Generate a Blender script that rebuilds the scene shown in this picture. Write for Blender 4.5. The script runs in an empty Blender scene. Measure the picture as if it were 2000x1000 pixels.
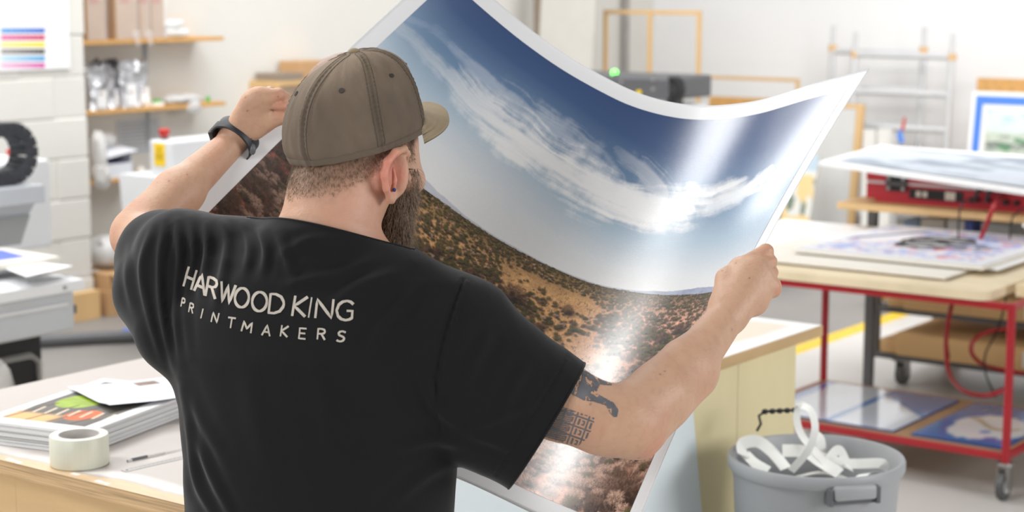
import bpy, bmesh, math, random
import numpy as np
from mathutils import Vector, Matrix
from mathutils.bvhtree import BVHTree
random.seed(7); np.random.seed(7)
SC = bpy.context.scene; COL = SC.collection
# ---------------------------------------------------------------- camera
F = 3500.0; H = 1.85; PITCH = math.atan(530.0/F); CP, SP = math.cos(PITCH), math.sin(PITCH)
cd = bpy.data.cameras.new('camera'); cam = bpy.data.objects.new('camera', cd); COL.objects.link(cam)
cam.location = (0, 0, H); cam.rotation_euler = (math.pi/2-PITCH, 0, 0)
cd.sensor_width = 36; cd.lens = 36*F/2000; cd.clip_end = 100
cd.dof.use_dof = True; cd.dof.focus_distance = 2.75; cd.dof.aperture_fstop = 5.0
SC.camera = cam
# ---------------------------------------------------------------- world and light
W = bpy.data.worlds.new('world'); SC.world = W; W.use_nodes = True
W.node_tree.nodes['Background'].inputs[0].default_value = (1.0, .985, .97, 1)
W.node_tree.nodes['Background'].inputs[1].default_value = .38
def area(name, loc, target, sx, sy, power, col=(1, 1, 1)):
    l = bpy.data.lights.new(name, 'AREA'); l.shape = 'RECTANGLE'; l.size = sx; l.size_y = sy
    l.energy = power; l.color = col
    o = bpy.data.objects.new(name, l); COL.objects.link(o); o.location = loc
    d = Vector(target)-Vector(loc); o.rotation_euler = d.to_track_quat('-Z', 'Y').to_euler()
    return o
area('ceiling_or_fill_light', (-1.15, 4.15, 4.5), (-1.15, 4.15, 0), 1.2, .9, 78)        # ceiling panels mirrored in the glossy print
area('ceiling_or_fill_light', (-3.9, 3.6, 4.5), (-3.9, 3.6, 0), 2.8, .95, 285)
area('ceiling_or_fill_light', (-2.0, 8.5, 4.5), (-2.0, 8.5, 0), 3.0, 3.2, 330)
area('ceiling_or_fill_light', (3.2, 9.0, 4.6), (4.4, 13.3, .9), 3.0, 3.0, 380)  # unseen lamp added as a wash on the back wall
area('ceiling_or_fill_light', (-.5, 10.6, 4.6), (2.2, 13.3, .8), 2.5, 1.5, 90)  # second added lamp brightening the back wall, no fixture known
area('fill_light', (5.4, 1.2, 2.4), (.6, 4.2, .8), 3.0, 2.0, 260)  # added fill for the bench side and pale board, no window known
area('fill_light', (-3.2, -1.4, 2.6), (-.1, 3.0, 1.3), 2.6, 2.0, 190)  # added fill from behind the camera for print and shirt
#LIGHTS#
SC.view_settings.view_transform = 'Standard'; SC.view_settings.look = 'None'
SC.view_settings.exposure = -.55; SC.view_settings.gamma = 1; SC.view_settings.use_curve_mapping = False
# ---------------------------------------------------------------- geometry helpers
ANG = math.atan(.74); E1 = np.array([math.sin(ANG), math.cos(ANG), 0]); E2 = np.array([math.cos(ANG), -math.sin(ANG), 0])
ROOM = Matrix.Rotation(-ANG, 4, 'Z')          # local x = E2, local y = E1
def PD(x, y, D):
    X = (x-1000)/F*D; Y = (y-500)/F*D
    return np.array([X, -Y*SP+D*CP, H-Y*CP-D*SP])
def PZ(x, y, z): return PD(x, y, (H-z)/((y-500)/F*CP+SP))
def cam2w(P):                                  # (X right, Y down, D forward) -> world
    P = np.asarray(P, dtype=float)
    return np.stack([P[..., 0], -P[..., 1]*SP+P[..., 2]*CP, H-P[..., 1]*CP-P[..., 2]*SP], -1)
def w2pix(P):
    P = np.asarray(P, dtype=float); q = P-np.array([0, 0, H])
    D = q[..., 1]*CP-q[..., 2]*SP; Y = -q[..., 1]*SP-q[..., 2]*CP
    return 1000+q[..., 0]/D*F, 500+Y/D*F, D
def c3(x, y, D): return np.array([(x-1000)/F*D, (y-500)/F*D, D])
def rc(x, y, z):                               # pixel on height z -> room coordinates
    q = PZ(x, y, z); return float(q@E2), float(q@E1)
def RW(b, a, z): return Vector(E2*b+E1*a+np.array([0, 0, z]))
def srgb(h):
    if isinstance(h, str):
        h = h.lstrip('#'); c = [int(h[i:i+2], 16)/255 for i in (0, 2, 4)]
    else: c = [v/255 for v in h]
    return tuple(v/12.92 if v <= .04045 else ((v+.055)/1.055)**2.4 for v in c)
def lin(a): a = np.asarray(a, float)/255; return np.where(a <= .04045, a/12.92, ((a+.055)/1.055)**2.4)
# ---------------------------------------------------------------- materials
def mat(name, col, rough=.6, metal=0, var=.08, scale=8, bump=0, bscale=60, spec=.5, stretch=None, col2=None, coat=0, alpha=1, trans=0, emit=0, attr=None, sss=0):
    m = bpy.data.materials.new(name); m.use_nodes = True; nt = m.node_tree; N = nt.nodes; L = nt.links
    b = N['Principled BSDF']; c = srgb(col) if not isinstance(col, tuple) or max(col) > 1 else col
    b.inputs['Roughness'].default_value = rough; b.inputs['Metallic'].default_value = metal
    b.inputs['Specular IOR Level'].default_value = spec
    if coat: b.inputs['Coat Weight'].default_value = coat; b.inputs['Coat Roughness'].default_value = .08
    if alpha < 1: b.inputs['Alpha'].default_value = alpha
    if trans: b.inputs['Transmission Weight'].default_value = trans
    if sss: b.inputs['Subsurface Weight'].default_value = sss; b.inputs['Subsurface Radius'].default_value = (.9, .35, .2); b.inputs['Subsurface Scale'].default_value = .012
    tc = N.new('ShaderNodeTexCoord'); mp = N.new('ShaderNodeMapping'); L.new(tc.outputs['Object'], mp.inputs[0])
    if stretch: mp.inputs['Scale'].default_value = stretch
    n = N.new('ShaderNodeTexNoise'); n.inputs['Scale'].default_value = scale; n.inputs['Detail'].default_value = 6
    L.new(mp.outputs[0], n.inputs[0])
    mx = N.new('ShaderNodeMix'); mx.data_type = 'RGBA'
    if attr:
        at = N.new('ShaderNodeAttribute'); at.attribute_name = attr
        mul = N.new('ShaderNodeMix'); mul.data_type = 'RGBA'; mul.blend_type = 'MULTIPLY'; mul.inputs[0].default_value = 1
        cr = N.new('ShaderNodeMapRange'); cr.inputs[3].default_value = 1-var; cr.inputs[4].default_value = 1+var
        L.new(n.outputs[0], cr.inputs[0]); L.new(at.outputs['Color'], mul.inputs[6]); L.new(cr.outputs[0], mul.inputs[7])
        L.new(mul.outputs[2], b.inputs['Base Color'])
    else:
        c2 = tuple(srgb(col2)) if col2 else tuple(max(0, v*(1-var*2)) for v in c)
        mx.inputs[6].default_value = (*c, 1); mx.inputs[7].default_value = (*c2, 1)
        rp = N.new('ShaderNodeMapRange'); rp.inputs[1].default_value = .35; rp.inputs[2].default_value = .7
        L.new(n.outputs[0], rp.inputs[0]); L.new(rp.outputs[0], mx.inputs[0]); L.new(mx.outputs[2], b.inputs['Base Color'])
    if bump:
        n2 = N.new('ShaderNodeTexNoise'); n2.inputs['Scale'].default_value = bscale; n2.inputs['Detail'].default_value = 5
        L.new(mp.outputs[0], n2.inputs[0])
        bp = N.new('ShaderNodeBump'); bp.inputs['Strength'].default_value = bump; bp.inputs['Distance'].default_value = .01
        L.new(n2.outputs[0], bp.inputs['Height']); L.new(bp.outputs[0], b.inputs['Normal'])
    if emit:
        b.inputs['Emission Color'].default_value = (*c, 1); b.inputs['Emission Strength'].default_value = emit
    return m
M = {}
M['wall'] = mat('painted_wall', 'dedcd6', .9, var=.015, scale=2, bump=.1, bscale=30)
M['wall2'] = mat('bright_wall', 'eeeeee', .9, var=.012, scale=1.5)
M['white_metal'] = mat('white_metal', 'e3e5e8', .35, var=.01)
M['lightgrey_metal'] = mat('lightgrey_metal', 'c3c8ce', .4, var=.02)
M['midgrey'] = mat('midgrey', 'a2a4a6', .45, var=.03)
M['darkgrey'] = mat('darkgrey', '5a5b5e', .45, var=.05)
M['black'] = mat('black_plastic', '1a1a1d', .45, var=.1)
M['rubber'] = mat('rubber', '3c3e45', .6, var=.1)
M['paper'] = mat('paper', 'f2f2f2', .7, var=.01)
M['offwhite'] = mat('offwhite', 'e6e1d6', .7, var=.02)
M['cream'] = mat('cream_laminate', 'e6ded6', .35, var=.02, scale=3)
M['shelf'] = mat('pine_shelf', 'd9a765', .5, var=.1, stretch=(1, 12, 12), scale=3)
M['ply'] = mat('birch_plywood', 'd2b182', .6, var=.07, scale=4, stretch=(1, 1, 6))
M['ply_pale'] = mat('pale_plywood', 'e8dcb0', .6, var=.06, scale=3, stretch=(1, 1, .5), bump=.1)
M['ply_edge'] = mat('plywood_edge', 'd6b488', .7, var=.25, scale=3, stretch=(2, 2, 160))
M['ply_top'] = mat('worn_plywood_top', 'efe6da', .6, var=.03)
M['pine'] = mat('pine', 'dfb983', .6, var=.08, scale=4, stretch=(1, 1, .2))
M['card'] = mat('cardboard', 'c79f73', .8, var=.05, scale=5)
M['card2'] = mat('brown_cardboard', 'c2a080', .8, var=.04, scale=5)
M['kraft'] = mat('kraft_paper', 'e4bc88', .75, var=.06, scale=5)
M['red'] = mat('red_paint', 'ac1c28', .35, var=.05)
M['darkred'] = mat('dark_red_case', 'c02c3a', .4, var=.05)
M['redbtn'] = mat('red_plastic', 'c82a20', .4)
M['yellow'] = mat('yellow_label', 'f5cf18', .5, var=.01)
M['alu'] = mat('aluminium', 'd6d7d8', .4, .15, var=.03)
M['steel'] = mat('steel', 'b4b2b0', .28, .9, var=.05)
M['trolley'] = mat('grey_painted_steel', '66676b', .45, var=.06)
M['binpl'] = mat('grey_bin_plastic', 'a6a8ab', .45, var=.015)
M['bluetape'] = mat('blue_masking_tape', '4f84dc', .7, var=.03)
M['foam'] = mat('pale_blue_board', 'e2ebee', .6, var=.01)
M['silver'] = mat('silver_foil', 'cfd0d4', .28, .75, var=.1, scale=20)
M['plastic'] = mat('clear_plastic', 'eeeeee', .15, alpha=.28, var=.01)
M['green'] = mat('green_plastic', '58b848', .5)
M['led'] = mat('green_led', (.15, 1.0, .12), .4, emit=5.0, var=0)
M['strip'] = mat('white_paper_strip', 'f2f2ee', .6, var=.01)
M['tape'] = mat('cream_filament_tape', 'd9dac9', .4, var=.02, stretch=(30, 30, .1), scale=14)
M['core'] = mat('grey_cardboard_core', 'c8c4c0', .7)
M['blue'] = mat('blue_gloss', '3f78c4', .12, var=.03, coat=.5)
M['greycloth'] = mat('white_cloth', 'e2e1df', .85, var=.03)
M['ink'] = mat('text_ink', '55585e', .7)
M['bluecarton'] = mat('white_blue_carton', 'e8ebf2', .6, var=.01)
M['navy'] = mat('navy_interior', '2c4380', .7)
M['brownboard'] = mat('grey_brown_board', '968878', .8, var=.05)
M['wheel'] = mat('castor_rubber', '5a5a5a', .5, var=.1)
# ---------------------------------------------------------------- tagging and building
def tag(o, label=None, cat=None, group=None, kind=None):
    if label: o['label'] = label
    if cat: o['category'] = cat
    if group: o['group'] = group
    if kind: o['kind'] = kind
    return o
def empty(name, loc, rz=0, label=None, cat=None, group=None):
    o = bpy.data.objects.new(name, None); COL.objects.link(o); o.location = loc; o.rotation_euler = (0, 0, rz)
    o.empty_display_size = .1
    return tag(o, label, cat, group)
def wmat(o):
    m = Matrix.LocRotScale(o.location, o.rotation_euler, o.scale)
    return wmat(o.parent)@m if o.parent else m
def meshobj(name, V, Fc, m, parent=None, smooth=False, mats=None, mi=None):
    me = bpy.data.meshes.new(name); V = np.asarray(V, dtype=float)
    o = bpy.data.objects.new(name, me); COL.objects.link(o)
    if parent is not None:
        o.parent = parent; inv = np.array(wmat(parent).inverted()); V = V@inv[:3, :3].T+inv[:3, 3]
    else:
        c = np.array([(V[:, 0].min()+V[:, 0].max())/2, (V[:, 1].min()+V[:, 1].max())/2, V[:, 2].min()])
        o.location = c; V = V-c
    me.from_pydata(V.tolist(), [], [list(map(int, f)) for f in Fc] if not isinstance(Fc, np.ndarray) else Fc.tolist()); me.update()
    for k in (mats or [m]): me.materials.append(k)
    if mi is not None: me.polygons.foreach_set('material_index', np.asarray(mi, dtype=np.int32))
    if smooth: me.polygons.foreach_set('use_smooth', np.ones(len(me.polygons), dtype=bool))
    return o
class MB:
    def __init__(s, T=None): s.bm = bmesh.new(); s.T = T or Matrix.Identity(4); s.sm = False
    def _v(s, p): return s.bm.verts.new(s.T@Vector(p))
    def box(s, x0, x1, y0, y1, z0, z1, bev=.002, T=None):
        t = bmesh.new(); r = bmesh.ops.create_cube(t, size=1)
        for v in t.verts: v.co = Vector((x0+(v.co.x+.5)*(x1-x0), y0+(v.co.y+.5)*(y1-y0), z0+(v.co.z+.5)*(z1-z0)))
        bev = min(bev, .3*min(abs(x1-x0), abs(y1-y0), abs(z1-z0)))
        if bev > 1e-5: bmesh.ops.bevel(t, geom=t.edges[:], offset=bev, segments=2, profile=.5, affect='EDGES')
        s._merge(t, T); return s
    def _merge(s, t, T=None):
        mp = {}
        for v in t.verts: mp[v] = s.bm.verts.new(s.T@((T@v.co) if T else v.co))
        for f in t.faces:
            try: s.bm.faces.new([mp[v] for v in f.verts])
            except ValueError: pass
        t.free()
    def cyl(s, a, b, r, r2=None, n=20, cap=True):
        return s.tube([a, b], [r, r2 if r2 is not None else r], n, cap)
    def tube(s, pts, r, n=10, cap=True, closed=False):
        P = [Vector(p) for p in pts]; R = r if isinstance(r, (list, tuple, np.ndarray)) else [r]*len(P)
        rings = []; up = None
        for i, p in enumerate(P):
            if closed: d = P[(i+1) % len(P)]-P[i-1]
            else: d = P[min(i+1, len(P)-1)]-P[max(i-1, 0)]
            d.normalize()
            if up is None: up = Vector((0, 0, 1)) if abs(d.z) < .9 else Vector((1, 0, 0))
            x = d.cross(up); x.normalize(); y = x.cross(d); y.normalize(); up = y
            rings.append([s._v(p+(x*math.cos(k*2*math.pi/n)+y*math.sin(k*2*math.pi/n))*R[i]) for k in range(n)])
        m = len(P)
        for i in range(m if closed else m-1):
            A, B = rings[i], rings[(i+1) % m]
            for k in range(n): s.bm.faces.new([A[k], A[(k+1) % n], B[(k+1) % n], B[k]])
        if cap and not closed: s.bm.faces.new(rings[0][::-1]); s.bm.faces.new(rings[-1])
        return s
    def lathe(s, c, prof, n=48, a0=0, a1=2*math.pi):
        full = abs(a1-a0-2*math.pi) < 1e-6; k = n if full else n+1; rings = []
        for r, z in prof:
            rings.append([s._v((c[0]+r*math.cos(a0+(a1-a0)*i/n), c[1]+r*math.sin(a0+(a1-a0)*i/n), c[2]+z)) for i in range(k)])
        for i in range(len(prof)-1):
            for j in range(n):
                j2 = (j+1) % k
                s.bm.faces.new([rings[i][j], rings[i][j2], rings[i+1][j2], rings[i+1][j]])
        return s
    def prism(s, poly, v, T=None):                  # polygon (3D points) extruded by vector v
        A = [s._v(p) for p in poly]; B = [s._v(Vector(p)+Vector(v)) for p in poly]
        s.bm.faces.new(A[::-1]); s.bm.faces.new(B)
        for i in range(len(A)): j = (i+1) % len(A); s.bm.faces.new([A[i], A[j], B[j], B[i]])
        return s
    def sphere(s, c, rx, ry=None, rz=None, seg=16):
        t = bmesh.new(); bmesh.ops.create_uvsphere(t, u_segments=seg, v_segments=max(6, seg*2//3), radius=1)
        for v in t.verts: v.co = Vector((c[0]+v.co.x*rx, c[1]+v.co.y*(ry or rx), c[2]+v.co.z*(rz or rx)))
        s._merge(t); return s
    def build(s, name, m, parent=None, smooth=False):
        bmesh.ops.recalc_face_normals(s.bm, faces=s.bm.faces[:])
        V = np.array([v.co[:] for v in s.bm.verts]); s.bm.verts.index_update()
        Fc = [[v.index for v in f.verts] for f in s.bm.faces]; s.bm.free()
        o = meshobj(name, V, Fc, m, parent)
        if smooth:
            o.data.polygons.foreach_set('use_smooth', np.ones(len(o.data.polygons), dtype=bool))
            o.data.set_sharp_from_angle(angle=math.radians(40))
        return o
def RB(): return MB(ROOM)                            # builder in room axes (x=E2, y=E1)
def setcol(o, C, name='Col'):
    a = o.data.color_attributes.new(name, 'FLOAT_COLOR', 'POINT')
    C = np.asarray(C, dtype=np.float32); 
    if C.shape[1] == 3: C = np.concatenate([C, np.ones((len(C), 1), np.float32)], 1)
    a.data.foreach_set('color', C.ravel())
# value noise
_H = np.random.RandomState(3).rand(256, 256).astype(np.float32)
def vn(x, y, s=0):
    x = np.asarray(x, float)+s*37.3; y = np.asarray(y, float)+s*17.1
    xi = np.floor(x).astype(int); yi = np.floor(y).astype(int); fx = x-xi; fy = y-yi
    fx = fx*fx*(3-2*fx); fy = fy*fy*(3-2*fy)
    h = lambda a, b: _H[a & 255, b & 255]
    return (h(xi, yi)*(1-fx)+h(xi+1, yi)*fx)*(1-fy)+(h(xi, yi+1)*(1-fx)+h(xi+1, yi+1)*fx)*fy
def fbm(x, y, s=0, o=5, g=.5):
    r = 0; a = 1; t = 0
    for i in range(o): r = r+a*vn(x*2**i, y*2**i, s+i); t += a; a *= g
    return r/t
def sstep(a, b, x): t = np.clip((x-a)/(b-a), 0, 1); return t*t*(3-2*t)
def plane_grid(o_, u_, v_, nu, nv):                  # grid of points origin + u*s + v*t
    s, t = np.meshgrid(np.linspace(0, 1, nu), np.linspace(0, 1, nv), indexing='ij')
    P = np.asarray(o_)[None, None]+s[..., None]*np.asarray(u_)+t[..., None]*np.asarray(v_)
    i = np.arange(nu*nv).reshape(nu, nv)
    Fq = np.stack([i[:-1, :-1], i[1:, :-1], i[1:, 1:], i[:-1, 1:]], -1).reshape(-1, 4)
    return s, t, P.reshape(-1, 3), Fq
def picture(name, o_, u_, v_, nu, nv, fn, parent, m):
    s, t, P, Fq = plane_grid(o_, u_, v_, nu, nv)
    o = meshobj(name, P, Fq, m, parent); setcol(o, fn(s, t).reshape(-1, 3)); return o
M['print_matte'] = mat('printed_paper', 'ffffff', .6, attr='Col', var=.02)
M['panel_gloss'] = mat('glossy_face', 'ffffff', .08, attr='Col', var=.02, coat=.6)
# ---------------------------------------------------------------- room solving helpers
def A_at(px, b, z):
    k = (px-1000)/F
    return (k*(b*E2[1]*CP+(H-z)*SP)-b*E2[0])/(E1[0]-k*E1[1]*CP)
def B_at(px, a, z):
    k = (px-1000)/F
    return (k*(a*E1[1]*CP+(H-z)*SP)-a*E1[0])/(E2[0]-k*E2[1]*CP)
def Z_at(py, b, a):
    Yw = b*E2[1]+a*E1[1]; k = (py-500)/F
    # Y/D=k ; Y=-Yw*SP+(H-z)*CP ; D=Yw*CP+(H-z)*SP
    return H-(Yw*SP+k*Yw*CP)/(CP-k*SP)
def BZ(px, py, a):
    z = 1.0
    for _ in range(8): b = B_at(px, a, z); z = Z_at(py, b, a)
    return b, z
def AZ(px, py, b):
    z = 1.0
    for _ in range(8): a = A_at(px, b, z); z = Z_at(py, b, a)
    return a, z
# ---------------------------------------------------------------- setting
BL_, WB, WA = -7.817, -8.317, 13.3
mb = RB(); v = mb._v
fm = []
def q(b0, b1, a0, a1, z=0):
    mb.bm.faces.new([v((b0, a0, z)), v((b1, a0, z)), v((b1, a1, z)), v((b0, a1, z))])
YL = -4.13
q(YL, 6, -3, WA+.1); q(-9, YL-.11, -3, WA+.1); q(YL-.11, YL, -3, WA+.1)
V = np.array([x.co[:] for x in mb.bm.verts]); mb.bm.verts.index_update(); Fc = [[x.index for x in f.verts] for f in mb.bm.faces]; mb.bm.free()
M['floorL'] = mat('pale_concrete_floor', 'cfccc8', .35, var=.05, scale=1.3, bump=.03, bscale=12)
M['floorD'] = mat('grey_concrete_floor', '8f8b87', .5, var=.06, scale=1.5, bump=.03)
M['floorY'] = mat('yellow_floor_line', 'ecc63a', .5, var=.1, scale=20)
fl = meshobj('floor', V, Fc, None, mats=[M['floorL'], M['floorD'], M['floorY']], mi=[0, 1, 2]); tag(fl, kind='structure')
# painted block wall
mb = RB(); rnd = random.Random(2)
for r in range(15):
    z0 = r*.225; off = -.225*(r % 2)
    a = 6.602
    first = True
    while a > -1.0:
        L_ = (.225 if (r % 2) else .45) if first else .45
        first = False
        mb.box(BL_-.45, BL_+rnd.uniform(-.004, .004), a-L_+.003, a-.003+(rnd.uniform(-.006, .004) if a > 6.5 else 0), z0+.003, z0+.222, bev=.008)
        a -= L_
mb.box(BL_-.49, BL_-.006, -1, 6.59, 0, 3.37, bev=0)
tag(mb.build('wall_left', M['wall']), kind='structure')
mb = RB(); mb.box(WB-.15, WB, -1, WA+.1, 0, 3.4, bev=0); tag(mb.build('wall_side', M['wall']), kind='structure')
mb = RB(); mb.box(WB-.15, 7, WA, WA+.15, 0, 3.6, bev=0); tag(mb.build('wall_back', M['wall2']), kind='structure')
# ---------------------------------------------------------------- colour chart on the block wall
def wallpoly(px, py, b): a, z = AZ(px, py, b); return RW(b, a, z)
b0 = BL_+.012
aR, zT = AZ(133, -5, b0); aL, zB = AZ(0, 140, b0); aL -= .25
cr = empty('colour_chart', RW(b0, (aL+aR)/2, zB), 0, 'white sheet with six rows of printed colour squares taped to the white block wall', 'colour chart')
mb = RB(); mb.box(b0-.002, b0, aL, aR, zB, zT+.1, bev=0); mb.build('sheet', M['paper'], cr)
rows = [('5aa0e0', '2a62c8'), ('e070a8', 'c81858'), ('f4e890', 'f2dc00'), ('a09a98', '30302f'), ('bfe0ee', '3f9ed8'), ('eec0de', 'd040a0')]
for i, (c0, c1) in enumerate(rows):
    y0 = 55+i*13.6; 
    for_, n = None, 10
    l0, l1 = np.array(srgb(c0)), np.array(srgb(c1)); V = []; Fq = []; Cc = []
    for j in range(n):
        for k in range(4):
            xx = 2+(j+(.04 if k in (0, 3) else .96))*8.6; yy = y0+(0 if k < 2 else 9.5)
            V.append(wallpoly(xx, yy, b0+.001)[:]); Cc.append(l0+(l1-l0)*j/(n-1))
        Fq.append([4*j, 4*j+1, 4*j+2, 4*j+3])
    o = meshobj('colour_row', V, Fq, M['print_matte'], cr); setcol(o, Cc)
# ---------------------------------------------------------------- shelves
SF = -8.06
def shelf(py, x1, lab):
    a0 = 6.2; a1, z = AZ(x1, py, SF)
    t = empty('wall_shelf', RW((WB+SF)/2, (a0+a1)/2, z-.025), 0, lab, 'shelf', 'pine shelves on the side wall')
    mb = RB(); mb.box(WB+.002, SF, a0, a1, z-.025, z, bev=.002); mb.build('board', M['shelf'], t)
    for ab in ([a1-.42] if x1 > 300 else []):
        m2 = RB(); m2.box(WB+.002, WB+.012, ab-.012, ab+.012, z-.27, z-.026, bev=0); m2.box(WB+.012, SF-.04, ab-.01, ab+.01, z-.034, z-.026, bev=0)
        m2.box(WB+.012, WB+.03, ab-.004, ab+.004, z-.22, z-.03, bev=0); m2.build('bracket', M['lightgrey_metal'], t)
    return z
zs1 = shelf(71, 437, 'topmost pine wall shelf carrying tall cardboard cartons and folded white cloths')
zs2 = shelf(198, 441, 'middle pine wall shelf carrying silver foil pouches and a plastic bag')
zs3 = shelf(340, 300, 'lowest pine wall shelf, partly hidden by the white machine, holding a white carton')
def ax(px, z, b=SF-.02): return A_at(px, b, z)
# cartons
labs = ['tall brown cardboard carton in clear plastic, leftmost on the top shelf beside the block wall',
        'tall brown carton showing its darker side, second from left on the top shelf',
        'narrow tall brown carton between its wider neighbour and the rightmost carton on the top shelf',
        'tall brown cardboard carton in plastic, rightmost of the row, beside the folded white cloths']
for i, (x0, x1, dep) in enumerate([(166, 205, .2), (222, 268, .21), (270, 293, .17), (294, 320, .17)]):
    a0, a1 = ax(x0, 1.6), ax(x1, 1.6)
    t = empty('cardboard_carton', RW(SF-.1, (a0+a1)/2, zs1), 0, labs[i], 'carton', 'tall cartons on the top shelf')
    mb = RB(); mb.box(SF-.01-dep, SF-.01, a0+.004, a1-.004, zs1, zs1+.42, bev=.003); mb.build('box', M['card2'], t)
    # red print marks
    mb = RB(); m_ = (a0+a1)/2-.01
    for k in range(3):
        mb.box(SF-.01, SF-.0085, m_-.03+k*.022, m_-.018+k*.022, zs1+.21, zs1+.28, bev=0)
        mb.box(SF-.01, SF-.0085, m_-.03, m_+.03, zs1+.21+k*.03, zs1+.216+k*.03, bev=0) if k < 2 else None
    mb.build('printed_mark', mat('red_print', 'cf6a60', .7), t)
    s, tt, P, Fq = plane_grid(RW(SF+.0, a0, zs1+.002), E1*(a1-a0), np.array([0, 0, .41]), 10, 16)
    P = P+E2[None, :]*(.012*fbm(s.ravel()*6+i*5, tt.ravel()*4, 3)[:, None])
    meshobj('plastic_wrap', P, Fq, M['plastic'], t, smooth=True)
    if i in (1, 2):
        a = a1-.02
        P = [RW(SF+.01, a-.05, zs1+.05), RW(SF+.015, a+.01, zs1+.05), RW(SF+.03, a-.01, zs1-.05), RW(SF+.02, a-.03, zs1-.03)]
        meshobj('loose_plastic', [p[:] for p in P], [[0, 1, 2, 3]], M['plastic'], t)
def cloth(name, cx, w, d, z, h, lab, m=M['greycloth'], b=SF-.1, seed=0, cat='cloth', group=None):
    V = []; nx, ny, = 14, 10
    mb = RB(); t = bmesh.new(); bmesh.ops.create_cube(t, size=1); bmesh.ops.subdivide_edges(t, edges=t.edges[:], cuts=7, use_grid_fill=True)
    for v_ in t.verts:
        p = v_.co*2; q_ = Vector((np.sign(p.x)*abs(p.x)**1, p.y, p.z)); l = max(1e-6, (abs(p.x)**4+abs(p.y)**4+abs(p.z)**4)**.25)
        p = p/l; n_ = float(fbm(p.x*2+seed, p.y*2+p.z*2.0, seed, 4))-.5
        v_.co = Vector((p.x*d/2*(1+.2*n_), p.y*w/2*(1+.25*n_), (p.z*.5+.5)*h*(1+.5*n_*(p.z > -.5))))
    t.transform(Matrix.Translation((b, cx, z))); mb._merge(t)
    o = mb.build(name, m, smooth=True); tag(o, lab, cat, group); return o
a_ = ax(350, zs1); cloth('folded_cloth', a_, .22, .16, zs1, .05, 'white cloth lying folded beneath another on the top shelf', seed=1, group='folded cloths on the top shelf')
cloth('folded_cloth', ax(345, zs1), .19, .14, zs1+.05, .055, 'white folded cloth on top of another right of the tall cartons', seed=4, group='folded cloths on the top shelf')
# silver pouches
pl = ['silver foil pouch, leftmost on the middle shelf against the block wall', 'dark silver foil pouch with a black spout, second from left on the middle shelf',
      'silver foil pouch with a bright white label, third from left on the middle shelf', 'silver foil pouch, rightmost of the four, its folded top bending to the right']
for i, (x0, x1, y1) in enumerate([(170, 211, 122), (208, 243, 122), (234, 264, 118), (259, 289, 117)]):
    b = SF-.05-.05*(i % 2); a0, a1 = A_at(x0, b, zs2), A_at(x1, b, zs2); _, zt = AZ(x0+10, y1, b)
    t = empty('foil_pouch', RW(b, (a0+a1)/2, zs2), 0, pl[i], 'pouch', 'foil pouches on the middle shelf')
    n = 16; V = []; 
    for k in range(n+1):
        w = k/n; th = .035*(1-w)**.6+.002
        for j in range(12):
            an = 2*math.pi*j/12; e = .5+.5*math.cos(an); 
            aa = (a0+a1)/2+(a1-a0)/2*math.cos(an)*(1-.06*w)+.012*(float(vn(w*5+i*9, j*.6))-.5)
            bb = b+th*math.sin(an)+(.05*w if i < 2 else .03*w)*(float(fbm(w*4+i*3, j*.5, 2))-.5)*2
            V.append(RW(bb, aa+(.03*max(0, w-.75)*4 if i == 3 else 0)*.4, zs2+(zt-zs2)*w)[:])
    Fq = [[k*12+j, k*12+(j+1) % 12, (k+1)*12+(j+1) % 12, (k+1)*12+j] for k in range(n) for j in range(12)]+[list(range(12))[::-1], [n*12+j for j in range(12)]]
    meshobj('bag', V, Fq, M['silver'], t)
    mb = RB(); m_ = (a0+a1)/2; mb.box(b+.036, b+.039, m_-.035, m_+.04, zs2+.012, zs2+.012+.1+.03*(i == 2), bev=0); lb = mb.build('label', M['paper'], t)
    for kk, cc in enumerate(('4a6ab8', 'c85a70', 'd8c060')):
        mb = RB(); mb.box(b+.039, b+.0395, m_-.02+kk*.013, m_-.012+kk*.013, zs2+.085, zs2+.1, bev=0); mb.build('label_mark', mat('label_colour', cc, .7), lb)
    if i < 2:
        mb = RB(); mb.tube([RW(0, 0, 0)*0+Vector((b+.02, m_-.05, zt-.005)), Vector((b+.03, m_-.02, zt+.015)), Vector((b+.02, m_+.01, zt-.01)), Vector((b+.03, m_+.04, zt+.008))], .008, 8)
        mb.sphere((b+.03, m_-.02, zt+.012), .014); mb.build('spout_cap', M['black'], t, True)
a_ = ax(226, 1.2); mb = RB(); mb.box(SF-.06, SF-.02, a_-.03, a_+.02, zs2+.262, zs2+.29, bev=.004); mb.box(SF-.06, SF-.03, a_+.0, a_+.04, zs2+.25, zs2+.275, bev=.004)
tag(mb.build('plastic_clip', M['black']), 'black plastic clip closing the top of a foil pouch', 'clip')
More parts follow.
